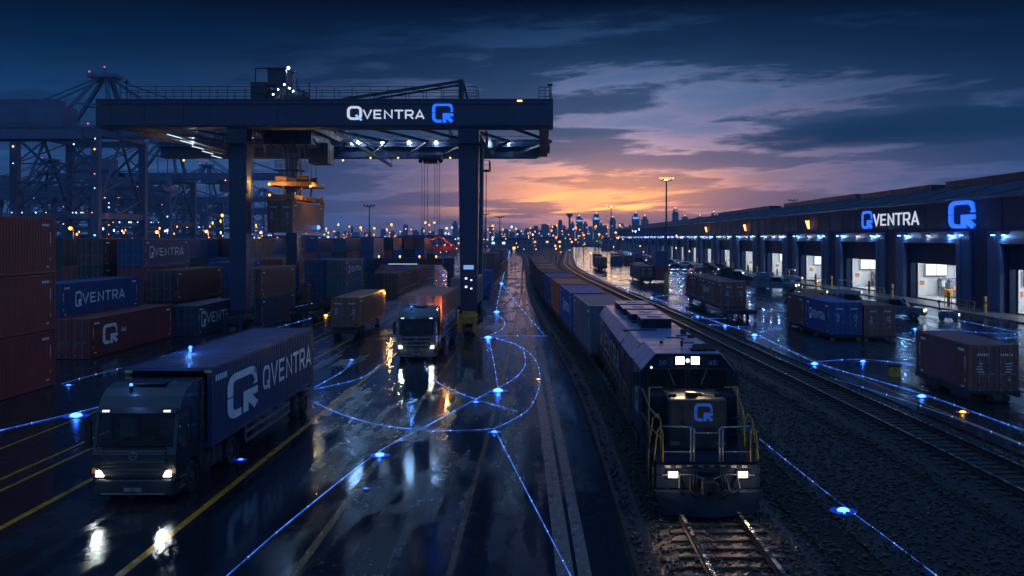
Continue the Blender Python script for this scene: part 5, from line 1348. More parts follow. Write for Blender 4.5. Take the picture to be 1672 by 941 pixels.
    for (y0, y1, hh, w_) in ((13.4, 15.4, .42, .62), (16.6, 19.0, .36, .75), (20.2, 22.6, .34, .8), (23.6, 26., .34, .8)):
        h = MB(); h.bb(-w_ + .1, w_ + .1, y0, y1, 3.8, 3.8 + hh); bx = h.build('roof_fan_box', 'loco', t, bevel=.03)
        h = MB(); h.bb(-w_ + .08, w_ + .12, y0 - .02, y1 + .02, 3.8 + hh, 3.83 + hh); h.cyl((.1, (y0 + y1) / 2, 3.83 + hh), (.1, (y0 + y1) / 2, 3.86 + hh), .3, n=14); h.build('lid', 'loco_roof', bx)
    h = MB(); h.bb(-1.35, .0, 12.4, 12.9, 3.80, 3.86); h.bb(-.7, 1.0, 15.8, 16.3, 3.8, 3.92); h.build('roof_walk', 'black', t)
    st, wd = word_strokes('VENTRA')
    lettering('logo', logo_strokes(), (-1.474, 26.3, 1.85), (0, -1, 0), (0, 0, 1), 2.2, 1.25, 'white_dull', t, .01)
    lettering('wordmark', st, (-1.474, 23.6, 1.95), (0, -1, 0), (0, 0, 1), 10.4 / wd, .95, 'white_dull', t, .01)
    lettering('cab_logo', logo_strokes(), (-1.466, 6.3, 1.75), (0, -1, 0), (0, 0, 1), 1.05, .82, 'white_dull', t, .01)
    # running gear
    for yc in (5.2, 22.2):
        q = MB(); q.bb(-1.25, -1.0, yc - 2.5, yc + 2.5, .3, .72); q.bb(1.0, 1.25, yc - 2.5, yc + 2.5, .3, .72); q.bb(-1., 1., yc - .3, yc + .3, .4, .8)
        for s in (-1, 1):
            for k in (-1.7, 0, 1.7): q.bb(s * 1.28 - .1, s * 1.28 + .1, yc + k - .22, yc + k + .22, .3, .75)
        bo = q.build('bogie', 'black', t, bevel=.02)
        for k in (-1.7, 0, 1.7):
            w = MB()
            for s in (-1, 1): w.cyl((s * .74, yc + k, .46), (s * .88, yc + k, .46), .46, n=20)
            w.cyl((-.74, yc + k, .46), (.74, yc + k, .46), .09, n=8); w.build('wheelset', 'rust', bo)
    q = MB(); q.prism([(-1.25, .3), (1.25, .3), (1.35, 1.0), (-1.35, 1.0)], 'y', 10.4, 17.6); q.build('fuel_tank', 'black', t, bevel=.05)
    for s in (-1, 1):
        q = MB(); q.cyl((s * 1.2, 8.6, .85), (s * 1.2, 10.2, .85), .16, n=10); q.cyl((s * 1.2, 18., .85), (s * 1.2, 19.2, .85), .16, n=10); q.build('air_tank', 'loco', t)
        # stepwell at the front corner
        q = MB()
        for z in (.15, .5, .85): q.bb(*sorted((s * 1.2, s * 1.52)), .45, 1.1, z, z + .04)
        q.bb(*sorted((s * 1.2, s * 1.24)), .45, 1.1, .1, 1.2); q.build('stepwell', 'black', t)
        # yellow corner handrails
        q = MB(); r = .022
        q.tube([(s * 1.50, .55, .25), (s * 1.50, .5, 1.1), (s * 1.40, .42, 2.12), (s * 1.30, .42, 2.27), (s * 1.24, .42, 2.05), (s * 1.24, .42, 1.25)], r)
        q.tube([(s * 1.56, 1.15, .25), (s * 1.56, 1.15, 1.5), (s * 1.44, 1.15, 2.35), (s * 1.30, 1.1, 2.5), (s * 1.22, 1.1, 2.3), (s * 1.22, 1.1, 1.25)], r)
        q.tube([(s * 1.22, 1.1, 2.3), (s * 1.40, 2.3, 2.45), (s * 1.46, 3.6, 2.75), (s * 1.46, 4.2, 2.8)], r)
        q.tube([(s * 1.42, 2.4, 1.25), (s * 1.42, 2.4, 2.45)], r); q.tube([(s * 1.22, 1.1, 1.8), (s * 1.42, 2.4, 1.9), (s * 1.46, 4.1, 2.0)], r * .8)
        q.tube([(s * 1.36, 2.85, 1.25), (s * 1.36, 2.85, 3.0), (s * .95, 2.85, 3.0)], r)
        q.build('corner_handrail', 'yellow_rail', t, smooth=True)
        q = MB()
        q.tube([(s * 1.24, .42, 2.27), (s * .42, .42, 2.24), (s * .3, .42, 2.08), (0, .42, 2.08)], .022); q.tube([(s * 1.24, .42, 1.55), (s * .35, .42, 1.55)], .018)
        for xx in (.36, .45): q.tube([(s * xx, .42, 1.27), (s * xx, .42, 2.2)], .03)
        q.build('front_handrail', 'grey_steel', t, smooth=True)
        q = MB()
        q.tube([(s * 1.56, 8., 2.15), (s * 1.56, 26.8, 2.15)], .02); q.tube([(s * 1.56, 8., 1.75), (s * 1.56, 26.8, 1.75)], .016)
        for i in range(11): yy = 8 + i * 1.88; q.tube([(s * 1.56, yy, 1.15), (s * 1.56, yy, 2.15)], .022)
        for z in (1.5, 2.1, 2.7): q.tube([(s * 1.5, 27.2, z), (s * 1.0, 27.4, z)], .03)
        q.tube([(s * 1.5, 27.25, 1.2), (s * 1.5, 27.25, 3.0), (s * 1.2, 27.3, 3.15)], .03)
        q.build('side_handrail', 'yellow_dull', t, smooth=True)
locomotive()

# ------------------------------------------------------------------ warehouse
WX = 48.2
BAYS = [94 + 27.3 * i for i in range(19)]
def warehouse():
    t = thing('warehouse', 'long navy warehouse with lit loading bays and glowing wordmark on its wall', 'warehouse', (WX, 0, 0))
    y0, y1, top = 74., 620., 12.4
    hw, oh = 8.2, 7.25          # half opening width, opening height
    # wall: strip above the openings and piers between
    w = MB(); w.bb(0, 1.2, y0, y1, oh, top)
    edges = [y0] + [v for b in BAYS for v in (b - hw, b + hw)] + [y1]
    for a, b in zip(edges[0::2], edges[1::2]): w.bb(0, 1.2, a, b, 0, oh)
    y = y0 + 1.5
    while y < y1: w.bb(-.05, 0, y - .05, y + .05, oh + 1.45, top - .2); y += 6.82
    w.bb(-.14, 0, y0, y1, top - .25, top + .1)
    w.build('wall', 'cladding', t)
    # curved roof with ridge boxes
    r = MB(); r.prism([(-.4, top + .1), (3., top + .75), (7., top + 2.0), (12.5, top + 3.2), (20, top + 3.9), (34, top + 4.2), (34, 0), (33.5, 0), (33.5, top + 3.8), (20, top + 3.5), (12.5, top + 2.8), (7., top + 1.6), (3., top + .35), (-.2, top - .2)], 'y', y0, y1)
    ro = r.build('roof', 'roof', t)
    rs = MB()
    for i in range(40): yy = y0 + 4 + i * 13.6; rs.prism([(-.38, top + .13), (3., top + .78), (7., top + 2.03), (12.5, top + 3.23), (20, top + 3.93), (20, top + 3.98), (12.5, top + 3.31), (7., top + 2.11), (3., top + .86), (-.38, top + .2)], 'y', yy - .12, yy + .12)
    rs.build('roof_rib', 'roof', ro)
    for (a, b, x, z) in ((78, 112, 11, 3.0), (117, 140, 9.5, 2.65), (144, 176, 9, 2.5), (185, 240, 11, 3.0), (255, 330, 11, 3.)):
        m = MB(); m.bb(x, x + 3., a, b, top + z - .3, top + z + .75); m.bb(x - .15, x + 3.15, a - .1, b + .1, top + z + .75, top + z + .85); m.build('roof_vent', 'navy_dark', ro)
    # end wall
    e = MB(); e.prism([(0, 0), (33, 0), (33, top + 3.6), (20, top + 3.3), (12.5, top + 2.6), (7, top + 1.4), (3, top + .2), (0, top - .3)], 'y', y0 - .6, y0 - .02); e.build('end_wall', 'cladding', t)
    e = MB(); e.bb(33.0, 33.4, y0, y1, 0, top + 3.); e.build('back_wall', 'cladding', t)
    for i, b in enumerate(BAYS):
        f = MB()
        f.bb(-.3, 0, b - 11.4, b - hw, 0.16, 8.7); f.bb(-.3, 0, b + hw, b + 11.4, .16, 8.7); f.bb(-.3, 0, b - hw, b + hw, oh + .05, 8.7)
        f.bb(-.45, -.3, b - hw - 1.0, b - hw, .16, oh + .7); f.bb(-.45, -.3, b + hw, b + hw + 1.0, .16, oh + .7); f.bb(-.45, -.3, b - hw, b + hw, oh + .05, oh + .7)
        f.bb(-.42, -.3, b + 8.2 + 1.2, b + 11.2, .2, 2.0)
        bay = f.build('bay_portal', 'cladding_lite', t, bevel=.03 if i < 4 else 0)
        # roller shutter half down, narrower door opening beneath with side panel
        s = MB()
        zsh = 4.85
        for k in range(8): s.prism([(.5 + (.05 if k % 2 else 0), zsh + k * .3), (.62, zsh + k * .3), (.62, zsh + k * .3 + .3), (.5 + (.05 if k % 2 else 0), zsh + k * .3 + .3)], 'y', b - hw + .01, b + hw - .01)
        s.bb(.45, .64, b - hw + .01, b + hw - .01, zsh - .15, zsh); s.build('shutter', 'cladding', bay)
        s = MB(); s.bb(.4, .6, b + hw - .6, b + hw - .01, .16, zsh); 
        s.bb(.3, .4, b + hw - .6, b + hw - .5, .16, zsh)
        s.build('side_panel', 'cladding', bay)
        # interior room
        m = MB(); d = 13.
        m.bb(1.3, d, b - 12.8, b + 12.8, .05, .15, 1); m.bb(d, d + .2, b - 12.8, b + 12.8, .15, 7.2); m.bb(1.7, d, b - 13., b - 12.8, .15, 7.2); m.bb(1.7, d, b + 12.8, b + 13., .15, 7.2); m.bb(1.7, d, b - 12.8, b + 12.8, 7.2, 7.3)
        for k in range(6): m.bb(1.9 + k * 2.1, 2.1 + k * 2.1, b + 12.6, b + 12.8, .15, 7.2)
        m.bb(1.7, d, b + 12.55, b + 12.8, 4.2, 4.4)
        m.bb(1.5, 1.7, b - 12.8, b - hw, .15, 7.2); m.bb(1.5, 1.7, b + hw, b + 12.8, .15, 7.2); m.bb(1.5, 1.7, b - hw, b + hw, oh, 7.25)
        m.build('interior_room', ['interior', 'interior_floor'], bay)
        for xx in (3.4, 6.4, 9.4):
            m = MB(); m.bb(xx - .12, xx + .12, b - 9, b + 9, 6.9, 7.0); m.build('ceiling_lamp', 'ceil_lamp', bay)
        area('bay_light', (7., b, 6.8), (0, 0, 0), 8, 16, 1900 if i < 7 else 1800, (.84, .92, 1.), t)
        # outside wall lamps over the bay
        for k, (dy, mt) in enumerate(((-9.6, 'cool_wall'), (-6.5, 'cool_wall'), (0., 'warm_lamp'), (7.4, 'cool_wall'), (9.8, 'cool_wall'))):
            m = MB(); m.bb(-.6, -.3, b + dy - .25, b + dy + .25, 8.28, 8.42); lb = m.build('wall_lamp', 'black', bay)
            m = MB(); m.bb(-.58, -.32, b + dy - .22, b + dy + .22, 8.2, 8.28); m.build('lens', mt, lb)
        lamp('wall_glow', (-.62, b, 8.12), 60, (.6, .75, 1.), .2, t); lamp('wall_glow', (-.62, b - 6.5, 8.12), 260, (.25, .5, 1.), .2, t); lamp('wall_glow', (-.62, b + 7.4, 8.12), 170, (.25, .5, 1.), .2, t)
        if i in (3, 5, 7):
            m = MB()
            for k in (-.5, .5): m.beam((-.3, b + k * .3, 9.6), (-.6, b + k * 1.6, 11.), .2)
            wl = m.build('uplight', 'warm_soft', bay)
    # sign on the wall
    st, wd = word_strokes('VENTRA', .13)
    yl, yr = 147.0, 125.0
    lettering('letter_q_sign', logo_strokes(.14), (-.02, 147.4, 9.3), (0, -1, 0), (0, 0, 1), 4.6, 2.6, 'sign_blue', t, .12)
    lettering('wordmark_sign', st, (-.02, 142.2, 9.65), (0, -1, 0), (0, 0, 1), 17. / wd, 1.7, 'sign_white', t, .12)
    lettering('logo_sign', logo_strokes(.14), (-.02, 115.6, 9.05), (0, -1, 0), (0, 0, 1), 6.8, 3.15, 'sign_blue', t, .25)
    area('logo_halo', (-2.2, 112.2, 10.6), (0, R(-90), 0), 3, 6, 90, (.02, .15, 1.), t)
warehouse()
# things standing inside the first bays
rnd = random.Random(77)
ORD = ['first', 'second', 'third', 'fourth', 'fifth', 'sixth', 'seventh']
for i, b in enumerate(BAYS[:7]):
    nm = f'inside the {ORD[i]} lit bay from the right' if i else 'inside the bay cut by the right edge'
    o = thing('storage_rack', f'steel storage rack loaded with cartons {nm}', 'rack', (WX + 7.4, b + 11.9, .15), R(90), None)
    m = MB()
    for yy in (-1.5, 0, 1.5):
        for xx in (-.5, .5): m.bb(xx - .05, xx + .05, yy - .05, yy + .05, 0, 2.3)
    for z in (1.1, 2.2): m.bb(-.55, .55, -1.55, 1.55, z, z + .08)
    m.build('frame', 'machine', o)
    for z in (0., 1.18):
        for yy in (-1.1, -.35, .4, 1.1):
            if rnd.random() < .8: h_ = rnd.uniform(.4, .85); m = MB(); m.bb(-.4, .4, yy - .3, yy + .3, z, z + h_); m.build('carton', rnd.choice(['carton', 'machine', 'interior', 'carton']), o)
    o = thing('machine_cabinet', f'blue grey machine cabinet with orange control box {nm}', 'machine', (WX + 6.2, b + 8.6 + rnd.uniform(-.8, .8), .15))
    m = MB(); m.bb(-.7, .7, -.8, .8, 0, 1.9); m.bb(-.5, .5, -.6, .6, 1.9, 2.25); m.build('housing', 'machine', o, bevel=.05)
    m = MB(); m.bb(-.3, .3, -.9, -.8, .9, 1.5); m.build('control_box', 'orange_mach', o)
    o = thing('pallet_truck', f'small orange pallet truck {nm}', 'pallet truck', (WX + 4.4 + rnd.uniform(-.8, .8), b + 6.3 + rnd.uniform(-1, 1), .15), rnd.uniform(0, 3))
    m = MB(); m.bb(-.4, .4, -.3, .5, .15, 1.1); m.beam((0, .5, .9), (0, 1., 1.5), .08); m.build('body', 'orange_mach', o, bevel=.04)
    m = MB(); m.bb(-.35, -.12, -1.5, -.3, .08, .16); m.bb(.12, .35, -1.5, -.3, .08, .16); m.build('fork', 'black', o)
    m = MB(); m.cyl((-.42, .2, .16), (.42, .2, .16), .16, n=10); m.build('wheel', 'rubber', o)
    o = thing('wall_board', f'bright two pane window panel high on the white partition {nm}', 'panel', (WX + 5.6, b + 12.4, 2.75))
    m = MB(); m.bb(-1.5, 1.5, 0, .1, 0, 1.7); m.build('frame', 'machine', o)
    for q in (-.73, .73): m = MB(); m.bb(q - .68, q + .68, -.03, 0, .1, 1.6); m.build('pane', 'window_lit', o)
    o = thing('notice_stand', f'white upright panel with an orange patch {nm}', 'panel', (WX + 3.4, b + 11.8, .15))
    m = MB(); m.bb(-.7, .7, 0, .12, 0, 2.4); m.build('board', 'interior', o); m = MB(); m.bb(-.35, .35, -.03, 0, 1.4, 2.0); m.build('patch', 'orange_mach', o)
# dock edge: bollards and handrails
first = None
for i, b in enumerate(BAYS[:9]):
    for dy in (9.0, -9.0):
        if first is None:
            first = thing('bollard', 'yellow safety bollard beside a warehouse bay opening', 'bollard', (WX - 1.6, b + dy, .16), 0, 'yellow bollards at the loading bays')
            m = MB(); m.cyl((0, 0, 0), (0, 0, 1.5), .17, n=12); m.sph((0, 0, 1.5), .17, 12, 6); m.build('post', 'yellow', first)
            m = MB(); m.cyl((0, 0, .9), (0, 0, 1.1), .175, n=12); m.build('band', 'black', first)
        else: dup(first, (WX - 1.6, b + dy, .16))
for i in range(8):
    a, b = BAYS[i] + 9.8, BAYS[i + 1] - 9.8
    o = thing('dock_rail', f'low yellow dock handrail on the pier between the {ORD[min(i,6)] if i<7 else "eighth"} bay and the next one beyond', 'handrail', (WX - 2.4, 0, .16))
    m = MB(); railing(m, (0, a, 0), (0, b, 0), 1.05, 4, .035); m.build('rail', 'yellow', o)

# ------------------------------------------------------------------ vehicles in the yard
def car_wheels(t, xs, ys, r=.38, w=.26):
    for s in (-1, 1):
        for y in ys: wheel_obj(t, s * xs, y, r, w, s)
def pickup(label, loc, rz, kind='pickup', matn='truck_dark', s=1., lights=True):
    t = thing({'pickup': 'pickup_truck', 'canopy': 'canopy_truck', 'flatbed': 'flatbed_truck'}[kind], label, 'truck', loc, rz)
    L = {'pickup': 5.6, 'canopy': 6.0, 'flatbed': 9.5}[kind]; hw = 1.0
    b = MB(); b.prism([(.05, .45), (0, .75), (.06, 1.0), (.25, 1.12), (1.35, 1.22), (1.6, 1.22), (3.3, 1.24), (3.3, .45)], 'x', -hw, hw); b.build('hood_body', matn, t, bevel=.06)
    c = MB(); c.prism([(1.35, 1.2), (2.0, 1.88), (2.2, 1.95), (3.1, 1.95), (3.25, 1.88), (3.3, 1.2)], 'x', -.88, .88); cb = c.build('cab', matn, t, bevel=.06)
    g = MB(); g.add([(-.78, 1.42, 1.32), (.78, 1.42, 1.32), (.70, 1.97, 1.86), (-.70, 1.97, 1.86), (-.78, 1.5, 1.28), (.78, 1.5, 1.28), (.7, 2.02, 1.84), (-.7, 2.02, 1.84)], [(0, 1, 2, 3), (4, 7, 6, 5), (0, 4, 5, 1), (1, 5, 6, 2), (2, 6, 7, 3), (3, 7, 4, 0)]); g.build('windscreen', 'glass', cb)
    for sd in (-1, 1):
        g = MB(); g.prism([(1.75, 1.32), (2.15, 1.82), (3.05, 1.82), (3.1, 1.32)], 'x', *sorted((sd * .86, sd * .895))); g.build('side_window', 'glass', cb)
        m = MB(); m.bb(sd * .78 - .16, sd * .78 + .16, -.03, .06, .78, .98); m.build('headlight', 'car_head' if lights else 'glass', t)
        m = MB(); m.bb(sd * 1.08 - .08, sd * 1.08 + .08, 1.6, 1.7, 1.3, 1.5); m.build('mirror', 'black', t)
    m = MB(); m.bb(-.95, .95, -.1, .05, .42, .66); m.build('bumper', 'black', t, bevel=.03)
    m = MB()
    if kind == 'flatbed': m.bb(-1.15, 1.15, 3.45, L, .95, 1.12); m.bb(-1.15, 1.15, 3.45, 3.55, 1.12, 1.9)
    else:
        m.bb(-hw, hw, 3.35, L, .5, .85)
        for sd in (-1, 1): m.bb(*sorted((sd * (hw - .1), sd * hw)), 3.35, L, .85, 1.32)
        m.bb(-hw + .1, hw - .1, L - .1, L, .85, 1.3)
    m.build('bed', matn, t, bevel=.02)
    if kind == 'canopy': m = MB(); m.bb(-1.0, 1.0, 3.34, 5.2, 1.33, 2.5); m.build('canopy', matn, t, bevel=.08); m = MB(); m.bb(-.75, .75, 2.2, 3., 1.95, 2.12); m.build('light_bar', 'cool_dim', t)
    if kind == 'flatbed':
        m = MB(); m.bb(-.4, .4, 3.4, L, .6, .95); m.build('chassis', 'black', t)
    car_wheels(t, 1.02, (.95, L - 1.2) if kind != 'flatbed' else (.95, 5.9, 7.0, 8.1))
    if lights: lamp('headlight_beam', (0, -.4, .9), 160, (1., .9, .75), .15, t, spot=90, rot=(R(-75), 0, 0))
    t.scale = (s,) * 3
    return t
g = G(1519, 523); pickup('dark pickup truck with lit headlights facing the lone cart', (g.x - .3, g.y + .5, 0), R(63), 'pickup', 'van_blue', 1.05)
g = G(1452, 515); pickup('long dark flatbed truck parked just behind the pickup', (g.x, g.y + 4., 0), R(66), 'flatbed', 'truck_dark', 1.0, False)
g = G(1302, 477); pickup('dark canopy truck with one bright headlight in front of the fourth bay', (g.x, g.y, 0), R(62), 'canopy', 'van_blue', 1.12)
g = G(1232, 463); pickup('dark pickup truck parked half behind the yard wagon', (g.x, g.y, 0), R(66), 'canopy', 'truck_dark', 1.1, False)
# service cart
g = G(1549, 524)
t = thing('service_cart', 'small low service cart with an upright handle on the wet pavement', 'cart', (g.x, g.y, 0), R(60))
m = MB(); m.prism([(-.9, .3), (-.9, .7), (-.4, .95), (.6, .95), (.9, .8), (.9, .3)], 'x', -.5, .5); m.build('body', 'van_blue', t, bevel=.05)
m = MB(); m.beam((0, .8, .9), (0, .9, 1.9), .12); m.bb(-.15, .15, .75, 1., 1.7, 1.95); m.build('handle', 'black', t)
m = MB(); m.bb(.2, .4, -.94, -.88, .5, .7); m.build('headlight', 'car_head', t)
for s in (-1, 1):
    for yy in (-.6, .6): wheel_obj(t, s * .55, yy, .22, .15, s)
# parked tugs near the dock
def tug(label, loc, rz, top, lampm):
    t = thing('tow_tractor', label, 'tow tractor', loc, rz)
    m = MB(); m.prism([(0, .4), (0, 1.0), (1.2, 1.1), (1.25, 1.2), (3.2, 1.2), (3.2, .4)], 'x', -.85, .85); m.build('body', top, t, bevel=.04)
    m = MB()
    for sx in (-.75, .75):
        for yy in (1.4, 2.8): m.bb(sx - .05, sx + .05, yy - .05, yy + .05, 1.2, 2.3)
    m.bb(-.85, .85, 1.25, 2.95, 2.3, 2.4); m.build('canopy', top, t)
    m = MB()
    for q in (-.6, -.2, .2, .6): m.bb(q - .08, q + .08, 1.2, 1.26, 2.14, 2.28)
    m.build('lamp_row', lampm, t)
    for s in (-1, 1):
        for yy in (.7, 2.5): wheel_obj(t, s * .9, yy, .36, .24, s)
        m = MB(); m.bb(s * .6 - .12, s * .6 + .12, -.04, .02, .75, .92); m.build('headlight', 'car_head', t)
g = G(1310, 462); tug('blue tow tractor with a row of amber lamps beside the fourth bay', (g.x, g.y, 0), R(70), 'machine', 'warm_soft')
g = G(1430, 498); tug('orange topped tow tractor between the flatbed truck and the docks', (g.x - 2.0, g.y + 13, 0), R(70), 'orange_mach', 'warm_soft')
g = G(1452, 498); tug('pale blue tow tractor next to the orange one at the docks', (g.x + 0.6, g.y + 12, 0), R(70), 'machine', 'cool_dim')
def sedan(label, loc, rz, matn, on, group=None):
    t = thing('parked_car', label, 'car', loc, rz, group)
    m = MB(); m.prism([(0, .35), (.02, .7), (.9, .85), (1.5, 1.35), (2.9, 1.38), (3.7, .9), (4.4, .85), (4.4, .35)], 'x', -.9, .9); m.build('body', matn, t, bevel=.06)
    for s in (-1, 1):
        m = MB(); m.prism([(1.15, .9), (1.6, 1.28), (2.85, 1.3), (3.4, .92)], 'x', *sorted((s * .88, s * .915))); m.build('side_window', 'glass', t)
        m = MB(); m.bb(s * .65 - .16, s * .65 + .16, -.04, .02, .52, .68); m.build('headlight', 'car_head' if on else 'rim', t)
        m = MB(); m.bb(s * .65 - .14, s * .65 + .14, 4.39, 4.43, .6, .75); m.build('tail_light', 'red_tail', t)
        for yy in (.85, 3.5): wheel_obj(t, s * .88, yy, .33, .22, s)
    return t
cars = [(1200, 449, 'van_blue', 1), (1176, 444, 'black', 1), (1158, 446, 'truck_dark', 0), (1140, 441, 'van_blue', 1), (1118, 440, 'truck_dark', 0), (1092, 437, 'black', 1), (1072, 433, 'van_blue', 0), (1130, 436, 'machine', 1), (1165, 438, 'black', 0), (1190, 440, 'truck_dark', 0), (1055, 428, 'black', 1), (1030, 424, 'van_blue', 1), (1100, 430, 'truck_dark', 1)]
for i, (px, py, mt_, on) in enumerate(cars):
    g = G(px, py); sedan('small parked car among the far vehicles before the distant bays, ' + ('headlights on' if on else 'unlit'), (g.x, g.y, 0), R([70, 40, 110, 20, 80][i % 5]), mt_, on, 'lit cars parked by the distant bays' if on else 'unlit cars parked by the distant bays')

# ------------------------------------------------------------------ lamp masts
def mast(label, x, y, h, heads=6, on=True, base=True, w=1.6, group=None, pw=0, mt='warm_lamp', r=.13, name='lamp_mast'):
    t = thing(name, label, 'lamp mast', (x, y, 0), 0, group)
    m = MB(); m.cyl((0, 0, 0), (0, 0, h), .2, .11, n=10); m.build('pole', 'grey_pole', t)
    if base:
        m = MB(); m.cyl((0, 0, 0), (0, 0, 1.5), .42, .36, n=12); m.cyl((0, 0, 1.5), (0, 0, 2.4), .26, .24, n=12); m.build('base', 'yellow', t)
    m = MB(); m.bb(-w, w, -.1, .1, h - .05, h + .1); m.bb(-w * .7, w * .7, -.35, .35, h - .2, h - .12); m.build('crossbar', 'grey_pole', t)
    for i in range(heads):
        x_ = -w + 2 * w * i / (heads - 1)
        q = MB(); q.bb(x_ - .16, x_ + .16, -.3, .05, h + .1, h + .42); hd = q.build('lamp_head', 'black', t)
        q = MB(); q.sph((x_, -.3, h + .25), r, 8, 6); q.build('lens', mt if on else 'rim', hd)
    if pw: lamp('mast_glow', (0, -.32, h + .02), pw, (1., .55, .22), .5, t)
    return t
mast('tall lamp mast with yellow foot and a row of warm lamps standing in the yard', XA(1088, 158), 158, 17.3, 6, True, True, 1.05, pw=600, r=.15)
mast('lamp mast with two warm lamps in front of the city skyline', XA(998, 300), 300, 17.4, 4, True, True, 1.3, pw=900, r=.22)
mast('unlit mast rising behind the warehouse roof', WX + 26, 290.0, 18.9, 4, False, False, 1.4)
mast('thin dark unlit mast over the far stacks, between the hanging container and slack ropes', XA(603, 230), 230, 15.3, 4, False, False, 1.2)
mast('dark unlit mast just past the gantry\'s thin leg', XA(792, 290), 290, 14.8, 4, False, False, 1.2)
mast('shorter dark unlit mast second from the gantry\'s thin leg', XA(816, 310), 310, 14.4, 4, False, False, 1.2)
# sodium lamps over the stacks, warm or cool
def yard_lamps():
    rnd = random.Random(9)
    src = {}
    def src_lamp(kind):
        warm = kind.startswith('warm')
        lab = {'warm': 'far street lamp glowing orange above the stacks', 'cool': 'far street lamp glowing bluish white above the stacks', 'warm_low': 'low orange lamp post in the distance near the curving track'}[kind]
        t = thing('street_lamp', lab, 'street lamp', (0, 0, 0), 0, {'warm': 'orange street lamps over the yard', 'cool': 'bluish white street lamps over the yard', 'warm_low': 'low orange lamp posts in the distance'}[kind])
        h = 5. if kind == 'warm_low' else 9.5
        m = MB(); m.cyl((0, 0, 0), (0, 0, h), .12, .07, n=6); m.beam((0, 0, h), (.0, -.9, h + .15), .1); m.build('pole', 'grey_pole', t)
        m = MB(); m.sph((0, -.9, h), (.30, .30, .28), 8, 6); m.build('lamp_head', {'warm': 'warm_lamp', 'cool': 'cool_wall', 'warm_low': 'warm_soft'}[kind], t)
        return t
    spots = [(590, 372, 300, 'warm'), (640, 367, 330, 'warm'), (695, 364, 320, 'warm'), (710, 364, 325, 'warm'), (730, 373, 300, 'warm'), (612, 373, 340, 'warm'), (340, 378, 200, 'warm'), (260, 379, 190, 'warm'), (428, 380, 240, 'warm'), (365, 352, 260, 'warm'),
             (805, 369, 340, 'warm'), (120, 373, 170, 'warm'), (940, 372, 380, 'warm'), (978, 383, 330, 'warm'), (953, 384, 360, 'warm'), (908, 388, 350, 'warm'), (1005, 380, 360, 'warm')]
    for px, py, d, k in spots:
        h = ZA(py, d)
        if k not in src: src[k] = src_lamp(k); o = src[k]
        else: o = dup(src[k])
        o.location = (XA(px, d), d, 0); o.scale = (1.25, 1.25, h / 9.5)
        lamp('street_lamp_glow', (XA(px, d), d - 1.125, h - .62), 420, (1., .5, .16), .4)
    for i in range(230):
        d = rnd.uniform(260, 760); px = rnd.uniform(400, 1130)
        x = XA(px, d)
        if x > WX - 6: continue
        k = rnd.choices(['warm', 'cool', 'warm_low'], [5, 2, 4])[0]
        if k not in src: src[k] = src_lamp(k); o = src[k]
        else: o = dup(src[k])
        o.location = (x, d, 0); s = (.4 + d / 1500.); o.scale = (s, s, rnd.uniform(.75, 1.35) if k != 'warm_low' else rnd.uniform(.5, 1.1)); o.rotation_euler = (0, 0, rnd.uniform(-.5, .5))
    for i in range(34):
        d = rnd.uniform(170, 420); px = rnd.uniform(20, 420)
        k = rnd.choices(['warm', 'cool'], [4, 2])[0]
        if k not in src: src[k] = src_lamp(k); o = src[k]
        else: o = dup(src[k])
        o.location = (XA(px, d), d, 0); s = .4 + d / 1500.; o.scale = (s, s, rnd.uniform(.7, 1.25))
yard_lamps()

# ------------------------------------------------------------------ far sheds, city
rnd = random.Random(31)
def far_shed(px0, px1, d, h, label):
    x0, x1 = XA(px0, d), XA(px1, d)
    t = thing('far_shed', label, 'shed', ((x0 + x1) / 2, d, 0), 0)
    w = (x1 - x0) / 2; m = MB(); m.bb(-w, w, 0, 26, 0, h); m.build('wall', 'shed_win', t)
    m = MB(); m.prism([(-w - .6, h), (w + .6, h), (w * .6, h + 1.4), (-w * .6, h + 1.4)], 'y', -.5, 26.5); m.build('roof', 'roof', t)
for i, (a, b, d, h, lab) in enumerate(((560, 640, 520, 7., 'long low shed with lit windows below the thin dark mast'), (645, 745, 560, 8., 'long low shed with lit windows behind the slack hoist ropes'), (800, 870, 600, 6.5, 'low shed with lit windows past the gantry\'s thin leg'), (872, 935, 760, 7., 'low shed with lit windows beneath the control tower'),
                                   (985, 1050, 640, 7., 'low shed with lit windows by the far end of the warehouse'), (240, 330, 560, 9., 'long shed with lit windows among the quay cranes\' feet'), (420, 520, 600, 8., 'long shed with lit windows behind the hanging container'), (90, 190, 430, 8., 'long shed with lit windows behind the tall quay crane'))):
    far_shed(a, b, d, h, lab)
